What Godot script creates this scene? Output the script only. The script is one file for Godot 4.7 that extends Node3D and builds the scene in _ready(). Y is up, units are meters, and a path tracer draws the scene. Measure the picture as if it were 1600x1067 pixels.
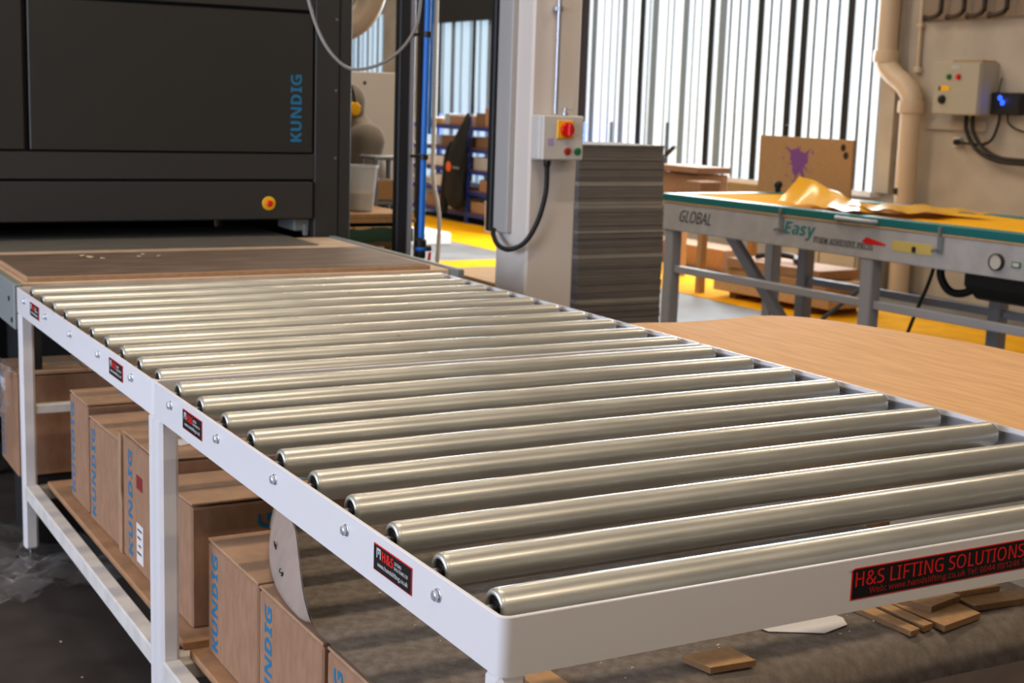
extends Node3D
# A joinery workshop: two roller conveyors lead to a wide dark sander; press, window wall and stores behind.
# World: x runs across the conveyor, z along it (towards the camera), y up; the floor is y = 0.

const TOP := 0.86            # top of the roller conveyor
const WID := 1.41            # width of the roller conveyor
var off := Vector3.ZERO      # base of the thing being built: taken off every vertex
var names := {}
var M := {}
var rng := RandomNumberGenerator.new()

func _ready() -> void:
	rng.seed = 7
	setup_camera_and_light()
	make_materials()
	build_room()
	build_windows()
	build_conveyors()
	build_sander()
	build_infeed()
	build_column()
	build_press()
	build_sheets()
	build_cartons()
	build_belt_and_offcuts()
	build_right_wall()
	build_left_background()
	build_shelving()
	build_small_things()
	build_person()

# ------------------------------------------------------------------ camera, sky, lights
func setup_camera_and_light() -> void:
	var cam := Camera3D.new()
	cam.name = "camera"
	cam.position = Vector3(-0.78, 1.458, 1.377)
	cam.basis = Basis(Vector3.UP, deg_to_rad(-29.5636)) * Basis(Vector3.RIGHT, deg_to_rad(-9.6504)) * Basis(Vector3.BACK, deg_to_rad(1.9108))
	cam.fov = rad_to_deg(2.0 * atan(533.5 / 2222.93))
	cam.near = 0.05
	cam.far = 100.0
	var at := CameraAttributesPhysical.new()
	at.frustum_focal_length = 50.0
	at.frustum_focus_distance = 2.15
	at.exposure_aperture = 9.0
	at.frustum_near = 0.05
	at.frustum_far = 100.0
	cam.attributes = at
	add_child(cam)
	cam.fov = rad_to_deg(2.0 * atan(533.5 / 2222.93))
	cam.current = true
	var e := Environment.new()
	var sky := Sky.new()
	var sm := ProceduralSkyMaterial.new()
	sm.sky_top_color = Color(0.75, 0.82, 0.9)
	sm.sky_horizon_color = Color(0.9, 0.93, 0.96)
	sm.ground_horizon_color = Color(0.6, 0.6, 0.6)
	sm.ground_bottom_color = Color(0.4, 0.4, 0.4)
	sky.sky_material = sm
	e.background_mode = Environment.BG_SKY
	e.sky = sky
	e.tonemap_mode = Environment.TONE_MAPPER_LINEAR
	e.tonemap_exposure = 1.0
	e.sdfgi_enabled = true
	e.ssao_enabled = true
	e.ssil_enabled = true
	var we := WorldEnvironment.new()
	we.name = "world_environment"
	we.environment = e
	add_child(we)
	# daylight through the translucent window walls (right wall: two bays; left wall: one large bay)
	area("daylight_right", Vector3(7.62, 2.0, -9.9), Vector3.LEFT, Vector2(4.6, 2.5), Color(0.93, 0.97, 1.0), 5.0)
	area("daylight_far", Vector3(7.62, 1.7, -15.3), Vector3.LEFT, Vector2(2.4, 1.7), Color(0.9, 0.96, 1.0), 4.5)
	area("daylight_left", Vector3(-4.82, 2.0, -1.6), Vector3.RIGHT, Vector2(5.0, 2.4), Color(0.86, 0.9, 1.0), 2.6)
	# ceiling lamps: their own light sits in their builder (build_room)

func area(n: String, p: Vector3, dir: Vector3, size: Vector2, c: Color, energy: float) -> void:
	var l := AreaLight3D.new()
	l.name = n
	l.area_size = size
	l.area_normalize_energy = false
	l.light_color = c
	l.light_energy = energy
	l.area_range = 40.0
	l.shadow_enabled = true
	var up := Vector3.UP if absf(dir.y) < 0.9 else Vector3.BACK
	l.basis = Basis.looking_at(dir, up)
	l.position = p
	add_child(l, true)

# ------------------------------------------------------------------ materials
func noise_tex(kind: int, freq: float, oct: int, a: Color, b: Color, sd := 1, size := 512, lo := 0.0, hi := 1.0) -> NoiseTexture2D:
	var n := FastNoiseLite.new()
	n.noise_type = kind
	n.frequency = freq
	n.fractal_octaves = oct
	n.seed = sd
	var t := NoiseTexture2D.new()
	t.width = size
	t.height = size
	t.seamless = true
	t.noise = n
	var g := Gradient.new()
	g.set_color(0, a)
	g.set_color(1, b)
	g.set_offset(0, lo)
	g.set_offset(1, hi)
	t.color_ramp = g
	return t

func mat(key: String, c: Color, rough: float, metal := 0.0) -> StandardMaterial3D:
	var m := StandardMaterial3D.new()
	m.resource_name = key
	m.albedo_color = c
	m.roughness = rough
	m.metallic = metal
	M[key] = m
	return m

func tex(m: StandardMaterial3D, t: Texture2D, s: Vector3, world := false) -> StandardMaterial3D:
	m.albedo_texture = t
	m.uv1_triplanar = true
	m.uv1_world_triplanar = world
	m.uv1_scale = s
	return m

func make_materials() -> void:
	var W := Color.WHITE
	var simplex := FastNoiseLite.TYPE_SIMPLEX_SMOOTH
	var soft := noise_tex(simplex, 0.008, 4, Color(0.93, 0.93, 0.93), W, 3, 512, 0.2, 0.8)
	var grit := noise_tex(FastNoiseLite.TYPE_VALUE, 0.25, 3, Color(0.84, 0.84, 0.84), W, 5, 512, 0.2, 0.8)
	var grain := noise_tex(simplex, 0.02, 5, Color(0.93, 0.91, 0.88), W, 8, 512, 0.2, 0.8)
	var speck := noise_tex(FastNoiseLite.TYPE_CELLULAR, 0.06, 2, Color(0.55, 0.52, 0.5), W, 9, 512, 0.05, 0.35)
	var smear := noise_tex(simplex, 0.012, 5, Color(0.36, 0.36, 0.36), Color(0.43, 0.43, 0.43), 11, 512, 0.25, 0.75)
	var dusty := noise_tex(simplex, 0.010, 5, Color(0.84, 0.82, 0.80), W, 21, 512, 0.2, 0.8)
	M["tex_grain"] = grain
	# metal
	var z := mat("zinc", Color(0.80, 0.805, 0.775), 1.0, 0.78)
	z.clearcoat_enabled = true
	z.clearcoat = 0.8
	z.clearcoat_roughness = 0.12
	z.roughness_texture = smear
	z.uv1_triplanar = true
	z.uv1_scale = Vector3(0.9, 6, 6)
	tex(z, soft, Vector3(0.9, 6, 6))
	mat("zinc_rim", Color(0.86, 0.86, 0.84), 0.22, 1.0)
	mat("bolt_zinc", Color(0.80, 0.82, 0.84), 0.35, 0.7)
	mat("bearing", Color(0.05, 0.05, 0.07), 0.35, 0.3)
	mat("axle", Color(0.5, 0.5, 0.5), 0.35, 1.0)
	var wp := mat("white_paint", Color(0.86, 0.85, 0.85), 0.38)
	wp.metallic_specular = 0.45
	tex(mat("white_paint_dusty", Color(0.84, 0.82, 0.79), 0.55), soft, Vector3(2, 2, 2))
	mat("sander_dark", Color(0.165, 0.16, 0.155), 0.5)
	mat("sander_door", Color(0.135, 0.13, 0.12), 0.5)
	mat("sander_gap", Color(0.02, 0.02, 0.02), 0.8)
	mat("blue_print", Color(0.03, 0.43, 0.60), 0.6)
	mat("blue_print_pale", Color(0.42, 0.56, 0.62), 0.7)
	mat("black_print", Color(0.08, 0.075, 0.07), 0.7)
	mat("red_print", Color(0.85, 0.06, 0.06), 0.5)
	mat("red_stamp", Color(0.5, 0.1, 0.08), 0.7)
	mat("white_print", Color(0.8, 0.8, 0.8), 0.5)
	mat("sticker_black", Color(0.06, 0.05, 0.05), 0.4)
	mat("sticker_dark", Color(0.03, 0.02, 0.025), 0.3)
	mat("yellow_plastic", Color(0.95, 0.72, 0.05), 0.4)
	mat("red_plastic", Color(0.85, 0.07, 0.05), 0.35)
	mat("green_plastic", Color(0.05, 0.42, 0.25), 0.4)
	mat("dull_red_plastic", Color(0.6, 0.12, 0.1), 0.4)
	mat("black_plastic", Color(0.045, 0.045, 0.05), 0.45)
	mat("black_rubber", Color(0.05, 0.05, 0.055), 0.6)
	mat("grey_plastic", Color(0.72, 0.71, 0.69), 0.45)
	mat("light_box", Color(0.80, 0.79, 0.77), 0.45)
	mat("purple_paint", Color(0.48, 0.27, 0.55), 0.6)
	mat("lilac_mark", Color(0.70, 0.62, 0.82), 0.6)
	# wood and card
	tex(mat("card", Color(0.61, 0.465, 0.36), 0.85), grain, Vector3(3, 1.2, 3))
	tex(mat("card_top", Color(0.66, 0.525, 0.405), 0.85), soft, Vector3(3, 3, 3))
	mat("card_edge", Color(0.45, 0.33, 0.23), 0.9)
	mat("tape", Color(0.62, 0.5, 0.36), 0.35)
	mat("paper", Color(0.84, 0.82, 0.80), 0.8)
	tex(mat("board_tan", Color(0.68, 0.52, 0.38), 0.8), grain, Vector3(2, 2, 1))
	tex(mat("mdf", Color(0.70, 0.54, 0.36), 0.8), soft, Vector3(8, 8, 8))
	tex(mat("mdf_edge", Color(0.5, 0.37, 0.24), 0.9), soft, Vector3(8, 8, 8))
	tex(mat("veneer", Color(0.86, 0.665, 0.43), 0.8), grain, Vector3(2.6, 2.6, 0.35))
	tex(mat("veneer_edge_shaded", Color(0.45, 0.27, 0.16), 0.8), grain, Vector3(2, 2, 2))
	tex(mat("pale_wood", Color(0.80, 0.66, 0.48), 0.75), grain, Vector3(1, 3, 3))
	tex(mat("dark_board", Color(0.47, 0.40, 0.34), 0.55), dusty, Vector3(0.7, 0.7, 2.2))
	tex(mat("board_edge", Color(0.70, 0.555, 0.42), 0.8), grain, Vector3(2, 2, 2))
	tex(mat("tan_bed", Color(0.87, 0.76, 0.64), 0.75), soft, Vector3(2, 2, 2))
	tex(mat("feed_belt", Color(0.44, 0.42, 0.37), 0.85), soft, Vector3(1, 1, 3))
	mat("infeed_grey", Color(0.50, 0.52, 0.51), 0.5)
	mat("infeed_dark", Color(0.06, 0.06, 0.06), 0.7)
	# abrasive belt
	var ab := tex(mat("abrasive", Color(0.52, 0.48, 0.44), 0.75), grit, Vector3(6, 6, 6))
	ab.metallic_specular = 0.4
	ab.detail_enabled = true
	ab.detail_albedo = dusty
	ab.detail_blend_mode = BaseMaterial3D.BLEND_MODE_MUL
	ab.detail_uv_layer = BaseMaterial3D.DETAIL_UV_1
	tex(mat("abrasive_back", Color(0.62, 0.55, 0.50), 0.8), soft, Vector3(3, 3, 3))
	# room
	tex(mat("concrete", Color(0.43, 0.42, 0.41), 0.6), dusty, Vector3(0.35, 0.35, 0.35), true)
	tex(mat("dirty_shaded_concrete", Color(0.25, 0.215, 0.19), 0.62), dusty, Vector3(0.9, 0.9, 0.9), true)  # same floor, its colour darkened for dirt and for shade round the conveyor
	tex(mat("yellow_floor", Color(0.90, 0.64, 0.05), 0.85), soft, Vector3(0.8, 0.8, 0.8), true).metallic_specular = 0.15
	tex(mat("plaster", Color(0.72, 0.685, 0.635), 0.8), soft, Vector3(0.5, 0.5, 0.5), true)
	tex(mat("plaster_brown", Color(0.55, 0.49, 0.43), 0.8), soft, Vector3(0.5, 0.5, 0.5), true)
	mat("ceiling", Color(0.74, 0.70, 0.64), 0.9)
	mat("cream_pipe", Color(0.80, 0.72, 0.62), 0.45)
	mat("column_paint", Color(0.85, 0.82, 0.79), 0.5)
	mat("steel_dark", Color(0.06, 0.065, 0.075), 0.5)
	mat("steel_brown", Color(0.16, 0.09, 0.075), 0.6)
	mat("alu", Color(0.52, 0.54, 0.56), 0.45, 0.4)
	mat("bar_blue", Color(0.50, 0.57, 0.64), 0.5)
	mat("alu_light", Color(0.68, 0.70, 0.74), 0.4, 0.3)
	mat("galv", Color(0.72, 0.74, 0.78), 0.35, 0.8)
	for i in 3:
		var p := mat("pane_%d" % i, Color(0.8, 0.86, 0.9), 0.35)
		p.emission_enabled = true
		p.emission = [Color(0.90, 0.955, 1.0), Color(0.93, 0.97, 1.0), Color(0.97, 0.985, 1.0)][i]
		p.emission_energy_multiplier = [0.82, 0.92, 1.0][i]
	var pf := mat("pane_far", Color(0.6, 0.68, 0.72), 0.35)
	pf.emission_enabled = true
	pf.emission = Color(0.80, 0.91, 1.0)
	pf.emission_energy_multiplier = 0.75
	var pr := mat("pane_far_rib", Color(0.5, 0.58, 0.62), 0.4)
	pr.emission_enabled = true
	pr.emission = Color(0.68, 0.82, 0.92)
	pr.emission_energy_multiplier = 0.36
	var lamp := mat("lamp_tube", Color(0.95, 0.9, 0.8), 0.4)
	lamp.emission_enabled = true
	lamp.emission = Color(1.0, 0.9, 0.7)
	lamp.emission_energy_multiplier = 2.0
	# press
	tex(mat("press_grey", Color(0.71, 0.71, 0.72), 0.5), soft, Vector3(1.5, 1.5, 1.5))
	mat("press_leg", Color(0.61, 0.62, 0.65), 0.5)
	mat("teal", Color(0.03, 0.42, 0.43), 0.4)
	mat("teal_print", Color(0.12, 0.50, 0.52), 0.5)
	var ym := mat("membrane", Color(0.87, 0.64, 0.05), 0.85)
	ym.metallic_specular = 0.1
	var yf := mat("film_yellow", Color(0.93, 0.71, 0.13), 0.2)
	yf.metallic_specular = 0.5
	yf.backlight_enabled = true
	yf.backlight = Color(0.5, 0.4, 0.15)
	mat("motor_dark", Color(0.03, 0.06, 0.07), 0.5)
	mat("dial_face", Color(0.8, 0.79, 0.75), 0.4)
	mat("tape_yellow", Color(0.80, 0.72, 0.40), 0.6)
	# stack of grey sheets
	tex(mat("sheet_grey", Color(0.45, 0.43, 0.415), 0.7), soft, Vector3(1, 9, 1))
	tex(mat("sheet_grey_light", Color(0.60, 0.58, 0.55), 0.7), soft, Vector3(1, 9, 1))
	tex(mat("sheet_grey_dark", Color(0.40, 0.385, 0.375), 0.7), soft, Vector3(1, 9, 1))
	# shelving
	mat("shelf_blue", Color(0.10, 0.22, 0.55), 0.5)
	mat("shelf_brown", Color(0.42, 0.25, 0.2), 0.7)
	mat("pipe_blue", Color(0.05, 0.42, 0.80), 0.4)
	mat("guide_grey", Color(0.66, 0.655, 0.65), 0.5)
	mat("jacket", Color(0.035, 0.037, 0.045), 0.85)
	mat("orange_badge", Color(0.9, 0.38, 0.12), 0.6)
	var hoodie := tex(mat("hoodie", Color(0.56, 0.525, 0.485), 0.95), grit, Vector3(4, 4, 4))
	hoodie.rim_enabled = true
	hoodie.rim = 0.3
	mat("skin", Color(0.74, 0.52, 0.42), 0.55)
	mat("trousers", Color(0.12, 0.13, 0.17), 0.9)
	mat("boot", Color(0.08, 0.06, 0.05), 0.7)
	mat("hair", Color(0.2, 0.17, 0.15), 0.8)
	mat("eye_white", Color(0.85, 0.85, 0.83), 0.3)
	mat("green_cloth", Color(0.10, 0.24, 0.16), 0.8)
	var bucket := mat("bucket_plastic", Color(0.84, 0.85, 0.85, 0.55), 0.4)
	bucket.transparency = BaseMaterial3D.TRANSPARENCY_ALPHA
	mat("powder", Color(0.80, 0.66, 0.5), 0.9)
	var film := mat("clear_film", Color(0.85, 0.84, 0.83, 0.07), 0.12)
	film.transparency = BaseMaterial3D.TRANSPARENCY_ALPHA
	film.cull_mode = BaseMaterial3D.CULL_DISABLED
	var hose := mat("clear_hose", Color(0.5, 0.49, 0.48), 0.3)
	hose.metallic_specular = 0.6
	var led := mat("led_blue", Color(0.2, 0.4, 1.0), 0.3)
	led.emission_enabled = true
	led.emission = Color(0.15, 0.35, 1.0)
	led.emission_energy_multiplier = 3.0
	mat("brown_pipe", Color(0.16, 0.10, 0.07), 0.45)
	mat("cabinet_grey", Color(0.66, 0.64, 0.58), 0.5)
	mat("chip", Color(0.78, 0.68, 0.54), 0.9)
	mat("shadow_black", Color(0.03, 0.03, 0.03), 0.9)

# ------------------------------------------------------------------ mesh helpers
func mb() -> SurfaceTool:
	var st := SurfaceTool.new()
	st.begin(Mesh.PRIMITIVE_TRIANGLES)
	st.set_smooth_group(-1)
	return st

func tri(st: SurfaceTool, a: Vector3, b: Vector3, c: Vector3) -> void:      # counter-clockwise seen from outside
	st.add_vertex(a - off)
	st.add_vertex(c - off)
	st.add_vertex(b - off)

func quad(st: SurfaceTool, a: Vector3, b: Vector3, c: Vector3, d: Vector3) -> void:
	tri(st, a, b, c)
	tri(st, a, c, d)

func box(st: SurfaceTool, c: Vector3, s: Vector3, b := 0.002, R := Basis()) -> void:   # chamfered box
	var h := s * 0.5
	b = minf(b, minf(h.x, minf(h.y, h.z)) * 0.9)
	st.set_smooth_group(-1)
	var V := func(sx: int, sy: int, sz: int, ax: int) -> Vector3:
		var p := Vector3(h.x * sx, h.y * sy, h.z * sz)
		if ax != 0: p.x -= b * sx
		if ax != 1: p.y -= b * sy
		if ax != 2: p.z -= b * sz
		return c + R * p
	for s1 in [-1, 1]:
		var k: int = s1
		quad_o(st, V.call(k, -1, -1, 0), V.call(k, 1, -1, 0), V.call(k, 1, 1, 0), V.call(k, -1, 1, 0), R * Vector3(k, 0, 0))
		quad_o(st, V.call(-1, k, -1, 1), V.call(1, k, -1, 1), V.call(1, k, 1, 1), V.call(-1, k, 1, 1), R * Vector3(0, k, 0))
		quad_o(st, V.call(-1, -1, k, 2), V.call(1, -1, k, 2), V.call(1, 1, k, 2), V.call(-1, 1, k, 2), R * Vector3(0, 0, k))
		for s2 in [-1, 1]:
			var j: int = s2
			quad_o(st, V.call(k, j, -1, 0), V.call(k, j, 1, 0), V.call(k, j, 1, 1), V.call(k, j, -1, 1), R * Vector3(k, j, 0))
			quad_o(st, V.call(k, -1, j, 0), V.call(k, 1, j, 0), V.call(k, 1, j, 2), V.call(k, -1, j, 2), R * Vector3(k, 0, j))
			quad_o(st, V.call(-1, k, j, 1), V.call(1, k, j, 1), V.call(1, k, j, 2), V.call(-1, k, j, 2), R * Vector3(0, k, j))
			for s3 in [-1, 1]:
				var i: int = s3
				tri_o(st, V.call(k, j, i, 0), V.call(k, j, i, 1), V.call(k, j, i, 2), R * Vector3(k, j, i))

func tri_o(st: SurfaceTool, a: Vector3, b: Vector3, c: Vector3, n: Vector3) -> void:
	if (b - a).cross(c - a).dot(n) >= 0.0: tri(st, a, b, c)
	else: tri(st, a, c, b)

func quad_o(st: SurfaceTool, a: Vector3, b: Vector3, c: Vector3, d: Vector3, n: Vector3) -> void:
	if (b - a).cross(c - a).dot(n) >= 0.0: quad(st, a, b, c, d)
	else: quad(st, d, c, b, a)

func bar(st: SurfaceTool, a: Vector3, b: Vector3, w: float, h: float, bev := 0.002, up := Vector3.UP) -> void:  # box from a to b
	var z := (b - a).normalized()
	var u := up if absf(z.dot(up)) < 0.98 else Vector3.RIGHT
	var x := u.cross(z).normalized()
	var y := z.cross(x)
	box(st, (a + b) * 0.5, Vector3(w, h, (b - a).length()), bev, Basis(x, y, z))

func frame_of(d: Vector3) -> Basis:
	var u := Vector3.UP if absf(d.normalized().dot(Vector3.UP)) < 0.95 else Vector3.RIGHT
	var z := d.normalized()
	var x := u.cross(z).normalized()
	return Basis(x, z.cross(x), z)

func tube(st: SurfaceTool, pts: Array, rad, seg := 10, sg := 1) -> void:       # rad: a number or one per point
	var n := pts.size()
	var rings := []
	var B := frame_of(pts[1] - pts[0])
	var px: Vector3 = B.x
	for i in n:
		var d: Vector3 = (pts[mini(i + 1, n - 1)] - pts[maxi(i - 1, 0)]).normalized()
		var y := d.cross(px).normalized()
		px = y.cross(d).normalized()
		var r: float = rad[i] if rad is Array else rad
		var ring := []
		for k in seg:
			var a := TAU * k / seg
			ring.append(pts[i] + (px * cos(a) + y * sin(a)) * r)
		rings.append(ring)
	st.set_smooth_group(sg)
	for i in n - 1:
		for k in seg:
			var k2 := (k + 1) % seg
			quad(st, rings[i][k], rings[i][k2], rings[i + 1][k2], rings[i + 1][k])
	st.set_smooth_group(-1)
	for k in seg:
		var k2 := (k + 1) % seg
		tri(st, pts[0], rings[0][k2], rings[0][k])
		tri(st, pts[n - 1], rings[n - 1][k], rings[n - 1][k2])

func smooth_path(pts: Array, per := 6) -> Array:
	var out := []
	var n := pts.size()
	for i in n - 1:
		var p0: Vector3 = pts[maxi(i - 1, 0)]
		var p1: Vector3 = pts[i]
		var p2: Vector3 = pts[i + 1]
		var p3: Vector3 = pts[mini(i + 2, n - 1)]
		for k in per:
			out.append(p1.cubic_interpolate(p2, p0, p3, float(k) / per))
	out.append(pts[n - 1])
	return out

func lathe(st: SurfaceTool, prof: Array, o: Vector3, axis: Vector3, seg := 20, crease := 0.6) -> void:   # prof: Vector2(radius, distance along the axis)
	var B := frame_of(axis)
	for i in prof.size() - 1:
		var a: Vector2 = prof[i]
		var b: Vector2 = prof[i + 1]
		var g := i + 2
		if i > 0:
			var pa: Vector2 = prof[i - 1]
			if absf((a - pa).angle_to(b - a)) < crease: g = -2
		st.set_smooth_group(smooth_id(prof, i, crease))
		for k in seg:
			var t := TAU * k / seg
			var t2 := TAU * (k + 1) / seg
			var u := B.x * cos(t) + B.y * sin(t)
			var v := B.x * cos(t2) + B.y * sin(t2)
			var p := o + u * a.x + B.z * a.y
			var q := o + v * a.x + B.z * a.y
			var r := o + v * b.x + B.z * b.y
			var s := o + u * b.x + B.z * b.y
			if a.x < 1e-6: tri(st, p, r, s)
			elif b.x < 1e-6: tri(st, p, q, r)
			else: quad(st, p, q, r, s)
	st.set_smooth_group(-1)

func smooth_id(prof: Array, i: int, crease: float) -> int:
	var g := 2
	for j in range(1, i + 1):
		var d0: Vector2 = prof[j] - prof[j - 1]
		var d1: Vector2 = prof[j + 1] - prof[j]
		if absf(d0.angle_to(d1)) > crease: g += 1
	return g

func prism(st: SurfaceTool, poly: PackedVector2Array, depth: float, T: Transform3D) -> void:   # polygon in T's xy plane, pushed out along its z
	var p := poly
	if Geometry2D.is_polygon_clockwise(p):
		p.reverse()
	var idx := Geometry2D.triangulate_polygon(p)
	st.set_smooth_group(-1)
	var zv := T.basis.z
	for i in range(0, idx.size(), 3):
		var a := p[idx[i]]
		var b := p[idx[i + 1]]
		var c := p[idx[i + 2]]
		tri_o(st, T * Vector3(a.x, a.y, depth), T * Vector3(b.x, b.y, depth), T * Vector3(c.x, c.y, depth), zv)
		tri_o(st, T * Vector3(a.x, a.y, 0), T * Vector3(b.x, b.y, 0), T * Vector3(c.x, c.y, 0), -zv)
	for i in p.size():
		var a := p[i]
		var b := p[(i + 1) % p.size()]
		var nn := T.basis * Vector3(b.y - a.y, a.x - b.x, 0)
		quad_o(st, T * Vector3(a.x, a.y, 0), T * Vector3(b.x, b.y, 0), T * Vector3(b.x, b.y, depth), T * Vector3(a.x, a.y, depth), nn)

func slab(st: SurfaceTool, nu: int, nv: int, f: Callable, thick: float) -> void:   # curved sheet with thickness; f(u, v) is the upper side
	var P := []
	for i in nu + 1:
		var row := []
		for j in nv + 1:
			row.append(f.call(float(i) / nu, float(j) / nv))
		P.append(row)
	var N := []
	for i in nu + 1:
		var row := []
		for j in nv + 1:
			var du: Vector3 = P[mini(i + 1, nu)][j] - P[maxi(i - 1, 0)][j]
			var dv: Vector3 = P[i][mini(j + 1, nv)] - P[i][maxi(j - 1, 0)]
			row.append(du.cross(dv).normalized())
		N.append(row)
	st.set_smooth_group(1)
	for i in nu:
		for j in nv:
			quad(st, P[i][j], P[i + 1][j], P[i + 1][j + 1], P[i][j + 1])
	if thick <= 0.0:
		return
	st.set_smooth_group(2)
	var Q := []
	for i in nu + 1:
		var row := []
		for j in nv + 1:
			row.append(P[i][j] - N[i][j] * thick)
		Q.append(row)
	for i in nu:
		for j in nv:
			quad(st, Q[i][j + 1], Q[i + 1][j + 1], Q[i + 1][j], Q[i][j])
	st.set_smooth_group(3)
	for i in nu:
		quad(st, Q[i][0], Q[i + 1][0], P[i + 1][0], P[i][0])
		quad(st, P[i][nv], P[i + 1][nv], Q[i + 1][nv], Q[i][nv])
	for j in nv:
		quad(st, P[0][j], P[0][j + 1], Q[0][j + 1], Q[0][j])
		quad(st, Q[nu][j], Q[nu][j + 1], P[nu][j + 1], P[nu][j])
	st.set_smooth_group(-1)

func finish(st: SurfaceTool) -> ArrayMesh:
	st.generate_normals()
	return st.commit()

# ------------------------------------------------------------------ scene helpers
func numbered(n: String, parent: Node) -> String:
	var key := "%d/%s" % [parent.get_instance_id(), n]
	names[key] = names.get(key, -1) + 1
	return n if names[key] == 0 else "%s_%03d" % [n, names[key]]

func tag(o: Node3D, label: String, category: String, group := "") -> Node3D:
	o.set_meta("label", label)
	o.set_meta("category", category)
	if group: o.set_meta("group", group)
	return o

func thing(n: String, label: String, category: String, at: Vector3, group := "") -> Node3D:
	var o := Node3D.new()
	o.name = numbered(n, self)
	o.position = at
	add_child(o, true)
	off = at
	return tag(o, label, category, group)

func part(n: String, st: SurfaceTool, m: String, parent: Node3D) -> MeshInstance3D:
	return put(n, finish(st), m, parent)

func put(n: String, mesh: Mesh, m: String, parent: Node3D, at := Vector3.ZERO) -> MeshInstance3D:
	var o := MeshInstance3D.new()
	o.name = numbered(n, parent)
	o.mesh = mesh
	o.material_override = M[m]
	o.position = at
	parent.add_child(o, true)
	return o

func base_at(at: Vector3) -> SurfaceTool:      # start a one-mesh thing whose origin is at
	off = at
	return mb()

func solo(n: String, st: SurfaceTool, m: String, label: String, category: String, group := "") -> MeshInstance3D:
	var o := put(n, finish(st), m, self, off)
	tag(o, label, category, group)
	return o

func struct(n: String, st: SurfaceTool, m: String, parent: Node3D = self) -> MeshInstance3D:
	var o := put(n, finish(st), m, parent)
	if parent == self: o.set_meta("kind", "structure")
	return o

func lettering(n: String, text: String, m: String, parent: Node3D, at: Vector3, xdir: Vector3, ydir: Vector3, width: float, height: float, bold := true, depth := 0.0006, serif := false) -> MeshInstance3D:
	var t := TextMesh.new()
	var f := SystemFont.new()
	f.font_names = PackedStringArray(["Droid Serif" if serif else "Droid Sans"])
	f.font_weight = 700 if bold else 400
	t.font = f
	t.text = text
	t.font_size = 48
	t.pixel_size = 0.01
	t.depth = 0.01
	t.curve_step = 2.0
	var bb := t.get_aabb()
	var sx := width / maxf(bb.size.x, 0.001)
	var sy := height / maxf(bb.size.y, 0.001)
	var B := Basis(xdir.normalized(), ydir.normalized(), xdir.cross(ydir).normalized())
	var o := put(n, t, m, parent)
	var c := bb.position + bb.size * 0.5
	o.transform = Transform3D(B * Basis.from_scale(Vector3(sx, sy, depth / 0.01)), at - off)
	o.position -= o.basis * Vector3(c.x, c.y, 0.0)
	return o

# ------------------------------------------------------------------ room
func wall_box(st: SurfaceTool, a: Vector3, b: Vector3) -> void:
	box(st, (a + b) * 0.5, (b - a).abs(), 0.001)

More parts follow.
